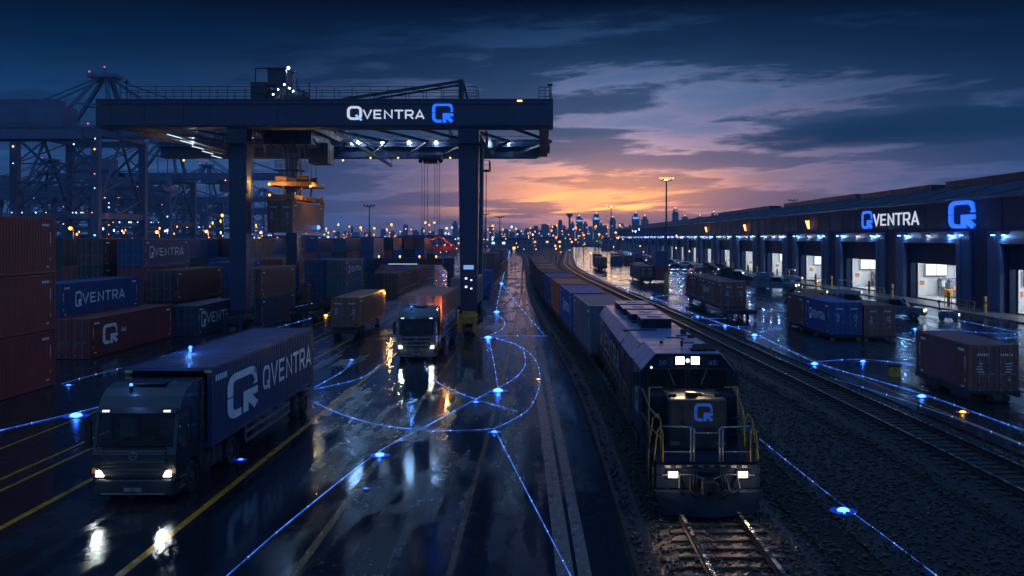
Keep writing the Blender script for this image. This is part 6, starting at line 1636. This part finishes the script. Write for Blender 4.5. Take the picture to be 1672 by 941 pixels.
# red lit machinery amid the far stacks
t = thing('red_lit_crane', 'low yard crane glowing red under its lamps amid the far stacks', 'yard crane', (XA(705, 260), 260, 0))
m = MB(); m.bb(-6, 6, -.5, .5, 4.6, 5.6); m.beam((-5.5, 0, 0), (-5.5, 0, 4.6), .6); m.beam((5.5, 0, 0), (5.5, 0, 4.6), .6); m.beam((-5, 0, 5.6), (2, 0, 8.2), .4); m.beam((2, 0, 8.2), (6, 0, 5.6), .4); m.build('frame', 'red_steel', t)
for q in (-5, -3.2, -1, 1.5, 3.4, 5.2): m = MB(); m.sph((q, -.7, 5.9), .2, 8, 6); m.build('warning_lamp', 'red_lamp', t)
for q in (-4, 0, 4): lamp('red_glow', (q, -2.5, 7.2), 170, (1., .12, .05), .3, t)
CITY = [(846, 375, 7), (860, 373, 9), (868, 372, 6), (875, 369, 8), (890, 366, 13), (904, 368, 11), (914.6, 359, 7), (921, 368, 6), (935, 362, 6), (946, 354, 11), (956, 362, 7), (964, 370, 7), (974, 350, 11), (981, 364, 6), (988, 368, 8), (1000.6, 356, 10), (1014, 365, 11), (1022, 371, 7), (1029, 366, 5), (1038, 349, 12), (1046, 372, 5), (1053, 354, 12), (1066, 365, 8), (1076, 371, 7), (1084, 366, 6), (1103, 342, 10), (1094, 366, 6), (1118.5, 354, 10), (1130, 367, 8), (1144, 354, 15), (1166, 348, 9), (1156, 362, 7),
        (743, 361, 9), (662, 367, 8), (575, 369, 4), (600, 376, 12), (625, 374, 8), (565, 377, 9), (582, 379, 10), (678, 376, 12), (690, 372, 6), (720, 374, 9), (752, 373, 8), (778, 371, 9), (790, 375, 10), (802, 371, 7), (814, 377, 12), (826, 374, 9), (836, 378, 10), (852, 379, 9), (765, 377, 10), (705, 378, 12), (640, 377, 10), (655, 380, 12), (550, 378, 8), (1008, 373, 16), (930, 373, 14), (880, 376, 14), (960, 376, 14), (1060, 373, 14), (1090, 374, 12), (1035, 374, 14)]
D0 = 1300.
CN = {974: 'slim tall tower just past the control tower', 1038: 'tall tower with bluish crown left of the big yard mast', 1103: 'tallest tower just to the right of the big yard mast', 946: 'broad tower with a bluish lit top', 1053: 'stepped tower beside the bluish crowned one', 1144: 'wide flat topped block right of the yard mast', 743: 'slab tower hugging the gantry\'s thin leg', 1166: 'slim tower poking above the warehouse roof', 890: 'wide tower block low on the skyline'}
for i, (px, py, w) in enumerate(CITY):
    d = D0 + rnd.uniform(-120, 70); h = ZA(py, d); hw = w * d / F / 2
    lab = CN.get(px)
    t = thing('city_tower', lab or ('grey city block in the hazy skyline, mid height' if h > 21 else 'low grey city block at the foot of the hazy skyline'), 'tower', (XA(px, d), d, 0), rnd.uniform(-.1, .1), None if lab else ('mid height blocks in the skyline' if h > 21 else 'low blocks in the skyline'))
    m = MB(); m.bb(-hw, hw, 0, hw * 1.6, 0, h * .9); m.build('wall', 'tower', t)
    m = MB(); k = rnd.choice((.55, .75, .9)); m.bb(-hw * k, hw * k, hw * .2, hw * 1.3, h * .9, h); 
    if h > 30: m.cyl((0, hw * .5, h), (0, hw * .5, h + 3.5), .35, n=5)
    m.build('crown', 'tower', t)
    if px in (974, 1038, 946): m = MB(); m.bb(-hw * .8, hw * .8, -.6, -.2, h * .82, h * .88); m.build('lit_band', 'blue_band', t)
    if h > 33: m = MB(); m.sph((0, hw * .5, h + 2), .7, 8, 6); m.build('roof_lamp', 'warm_soft', t)
d = 1290; t = thing('control_tower', 'control tower with a flared top rising from the skyline', 'control tower', (XA(930, d), d, 0))
m = MB(); m.cyl((0, 0, 0), (0, 0, 34), 1.7, 1.3, n=10); m.build('shaft', 'tower', t)
m = MB(); m.cyl((0, 0, 34), (0, 0, 38), 1.5, 4.4, n=12); m.cyl((0, 0, 38), (0, 0, 39.5), 4.6, 4.6, n=12); m.build('cabin', 'tower', t)

# ------------------------------------------------------------------ network of blue light lines set along the ground
def arc(pts, n=8):
    """Catmull-Rom through the ground points"""
    out = []; P = [pts[0]] + pts + [pts[-1]]
    for i in range(1, len(P) - 2):
        for k in range(n):
            t = k / n; a, b, c, d = P[i - 1], P[i], P[i + 1], P[i + 2]
            out.append(.5 * ((2 * b) + (c - a) * t + (2 * a - 5 * b + 4 * c - d) * t * t + (3 * b - a - 3 * c + d) * t ** 3))
    return out + [pts[-1]]
def light_line(px, label, w=.05, z=.012, m='blue_glow'):
    pts = arc([G(x, y, z) for x, y in px]); o = thing('light_strip', label, 'light strip', (0, 0, 0))
    mb = MB(); n = len(pts)
    for i in range(n - 1):
        a, b = pts[i], pts[i + 1]
        ww = w * .30 * (1 + .006 * max(0, a.y - 40))
        dd = (b - a); s = Vector((-dd.y, dd.x, 0)).normalized() * ww / 2
        mb.add([a - s, a + s, b + s, b - s, a - s + Vector((0, 0, .012)), a + s + Vector((0, 0, .012)), b + s + Vector((0, 0, .012)), b - s + Vector((0, 0, .012))], [(0, 1, 2, 3), (4, 7, 6, 5), (0, 4, 5, 1), (2, 6, 7, 3), (1, 5, 6, 2), (0, 3, 7, 4)])
    mb.build('tube', m, o)
    # brighter beads strung along the strip
    bd = MB(); acc = 0; rn = random.Random(len(label) * 7 + int(px[0][0]))
    for i in range(n - 1):
        acc += (pts[i + 1] - pts[i]).length; gap = 1.1 + pts[i].y * .02
        if acc > gap:
            acc = rn.uniform(-.6, .3) * gap; r = .012 + pts[i].y * .0003; bd.sph(pts[i] + Vector((0, 0, .012)), (r, r, r * .8), 6, 4)
    if bd.v: bd.build('bead_chain', 'bead', o)
    return o
light_line([(370, 941), (485, 842), (620, 737), (700, 694), (777, 652), (813, 634)], 'blue light line running from the bottom edge up through two nodes to the brightest one')
light_line([(813, 634), (845, 614), (858, 590), (846, 565), (797, 549)], 'short blue light arc bulging right between the two brightest nodes')
light_line([(797, 549), (806, 590), (813, 634)], 'straight blue light line joining the two brightest nodes')
light_line([(797, 549), (845, 548.5), (895, 548.5)], 'level blue light line from the node by the gantry foot towards the train')
light_line([(797, 549), (842, 562), (872, 585), (882, 620), (868, 662), (840, 684), (807, 700)], 'wide blue light arc curving round by the white road lines')
light_line([(807, 700), (760, 703), (690, 702), (620, 694), (562, 678), (512, 657)], 'blue light arc sweeping across the road ahead of the silver lorry')
light_line([(807, 700), (868, 818), (932, 941)], 'straight blue light line running to the bottom edge beside the white road lines')
light_line([(694, 592), (697, 606), (720, 628), (777, 652), (845, 672)], 'blue light line starting beneath the silver lorry and crossing another at a node')
light_line([(797, 549), (820, 537), (823, 524), (811, 509), (815, 482), (819, 463), (825, 440), (830, 420), (832, 408)], 'winding blue light line receding up the far road')
light_line([(819, 463), (848, 500), (888, 546)], 'straight blue light line from the far road slanting towards the train')
light_line([(0, 703), (60, 689), (124, 674), (172, 662)], 'blue light line passing behind the slate lorry at the left edge')
light_line([(1240, 717), (1300, 765), (1377, 826), (1450, 880), (1535, 945)], 'blue light line on the dirt path beside the locomotive')
light_line([(930, 408.5), (937, 421), (952, 437), (985, 458), (1025, 474), (1064, 485), (1139, 515), (1184, 530), (1232, 545), (1330, 591), (1420, 618), (1505, 643), (1590, 673), (1672, 703)], 'long blue light line following the empty track from the far bend to the right edge', w=.075)
light_line([(1064, 485), (1090, 482), (1112, 478)], 'short blue light line branching to the yard wagon')
light_line([(1139, 515), (1130, 519), (1150, 520), (1190, 520)], 'tiny blue light loop near the yard wagon\'s middle')
light_line([(1184, 530), (1150, 530), (1190, 533), (1228, 534)], 'short blue light line ending near the bright blue container')
light_line([(1232, 545), (1256, 538), (1276, 537)], 'short blue light line leading to the bright blue container\'s corner')
light_line([(1330, 591), (1370, 588), (1409, 587), (1455, 591), (1497, 597)], 'blue light arc leading to the lone brown container')
light_line([(1340, 612), (1400, 630), (1480, 655), (1580, 690), (1672, 728)], 'faint blue light line nearer the empty track, beyond the rails', w=.04, m='blue_faint')
light_line([(1316, 474), (1335, 481), (1365, 488)], 'blue light line between the canopy truck and the flatbed truck', w=.05)
light_line([(1493, 535), (1540, 540), (1590, 552), (1640, 566), (1672, 575)], 'blue light line across the wet pavement behind the lone container', w=.05)
light_line([(1555, 521), (1600, 530), (1640, 538), (1672, 545)], 'blue light line starting by the service cart', w=.05)
light_line([(1550, 538), (1600, 543), (1650, 545), (1665, 549), (1640, 553), (1625, 551)], 'blue light hook at the right edge beyond the service cart', w=.05)
light_line([(100, 627), (150, 613), (200, 601)], 'faint blue light line between the tall stack and the slate lorry', w=.04, m='blue_faint')
light_line([(398, 524), (440, 513), (475, 503), (530, 491), (575, 478)], 'blue light line along the skeletal trailers', w=.05)
light_line([(575, 478), (640, 467), (700, 455)], 'blue light line running on under the portal frame', w=.05)
light_line([(452, 535), (500, 522), (545, 509)], 'blue light line behind the slate lorry\'s container', w=.05)
light_line([(513, 633), (560, 606), (574, 590)], 'short blue light line behind the slate lorry\'s tail', w=.05)
light_line([(513, 636), (575, 622), (600, 612), (620, 596)], 'blue light curve between the slate lorry and the silver one', w=.05)
light_line([(640, 508), (680, 508)], 'faint blue light dash behind the silver lorry\'s cab', w=.04, m='blue_faint')
def node(px, py, r, label, power, m='blue_core', col=(.03, .16, 1.), z=.17, group=None):
    g = G(px, py, z); o = thing('light_node', label, 'light node', (g.x, g.y, 0), 0, group)
    b = MB(); b.cyl((0, 0, .0), (0, 0, .02), r * 2.5, r * 2.45, n=24); b.build('base', 'black', o)
    b = MB(); b.cyl((0, 0, .02), (0, 0, .03), r * 2.3, r * 2.25, n=24); b.build('halo_disc', 'amber_halo' if 'amber' in m else 'blue_halo', o)  # emissive disc imitating the soft halo of light around the lens
    s = MB(); s.sph((0, 0, .015), (r * 1.1, r * 1.1, r * .6), 16, 10); s.build('lens', 'blue_small' if (r < .14 and m == 'blue_core') else m, o)
    if power: lamp('node_glow', (0, 0, r * .3), power * .45, (col[0] * .6, col[1] * .7, col[2]), r * .5, o)
    return o
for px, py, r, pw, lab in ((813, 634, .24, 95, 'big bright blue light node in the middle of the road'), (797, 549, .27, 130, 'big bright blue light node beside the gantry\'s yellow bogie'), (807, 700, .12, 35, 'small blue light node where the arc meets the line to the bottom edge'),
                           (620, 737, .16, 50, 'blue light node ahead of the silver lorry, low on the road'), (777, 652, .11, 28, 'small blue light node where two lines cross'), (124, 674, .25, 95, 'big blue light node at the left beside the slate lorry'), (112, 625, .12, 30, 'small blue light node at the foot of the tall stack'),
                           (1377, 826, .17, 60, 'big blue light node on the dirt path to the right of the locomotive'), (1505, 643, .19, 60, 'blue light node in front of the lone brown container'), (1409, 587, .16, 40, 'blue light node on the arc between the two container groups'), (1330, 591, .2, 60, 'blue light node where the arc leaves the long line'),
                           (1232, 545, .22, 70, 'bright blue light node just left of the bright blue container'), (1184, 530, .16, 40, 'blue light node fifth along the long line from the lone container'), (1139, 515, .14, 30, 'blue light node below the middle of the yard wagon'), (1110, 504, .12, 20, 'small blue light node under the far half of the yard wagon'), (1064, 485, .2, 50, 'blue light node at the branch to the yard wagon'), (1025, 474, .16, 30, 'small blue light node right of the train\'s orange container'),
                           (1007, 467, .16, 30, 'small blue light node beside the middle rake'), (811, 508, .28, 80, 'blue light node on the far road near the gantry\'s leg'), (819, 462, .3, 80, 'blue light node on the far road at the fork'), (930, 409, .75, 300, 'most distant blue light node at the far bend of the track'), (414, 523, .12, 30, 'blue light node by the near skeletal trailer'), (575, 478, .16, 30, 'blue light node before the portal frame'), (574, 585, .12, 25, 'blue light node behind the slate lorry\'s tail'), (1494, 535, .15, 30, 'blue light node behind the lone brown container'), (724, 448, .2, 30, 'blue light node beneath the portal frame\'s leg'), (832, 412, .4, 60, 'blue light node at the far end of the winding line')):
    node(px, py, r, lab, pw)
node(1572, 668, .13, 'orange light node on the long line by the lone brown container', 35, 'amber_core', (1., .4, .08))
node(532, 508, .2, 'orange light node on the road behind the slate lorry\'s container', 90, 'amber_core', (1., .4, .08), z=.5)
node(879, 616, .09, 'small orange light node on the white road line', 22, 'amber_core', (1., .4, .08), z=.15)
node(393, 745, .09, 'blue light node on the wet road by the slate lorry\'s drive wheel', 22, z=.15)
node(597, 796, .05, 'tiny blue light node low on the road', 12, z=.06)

# ------------------------------------------------------------------ haze
if HAZE:
    mb = MB(); mb.bb(-1300, 1300, -55, 2250, -1.2, 56)
    hz = mb.build('haze', 'black'); hz['kind'] = 'stuff'; hz['label'] = 'thin blue dusk haze over the whole yard'; hz['category'] = 'haze'
    hm = bpy.data.materials.new('dusk_haze'); hm.use_nodes = True; hm.node_tree.nodes.clear(); tt = NT(hm.node_tree)
    ou = tt.n('ShaderNodeOutputMaterial'); pv = tt.n('ShaderNodeVolumePrincipled')
    pv.inputs['Color'].default_value = (.42, .66, 1., 1); pv.inputs['Density'].default_value = HAZE; pv.inputs['Anisotropy'].default_value = 0.
    hm.node_tree.links.new(pv.outputs[0], ou.inputs['Volume'])
    hz.data.materials[0] = hm
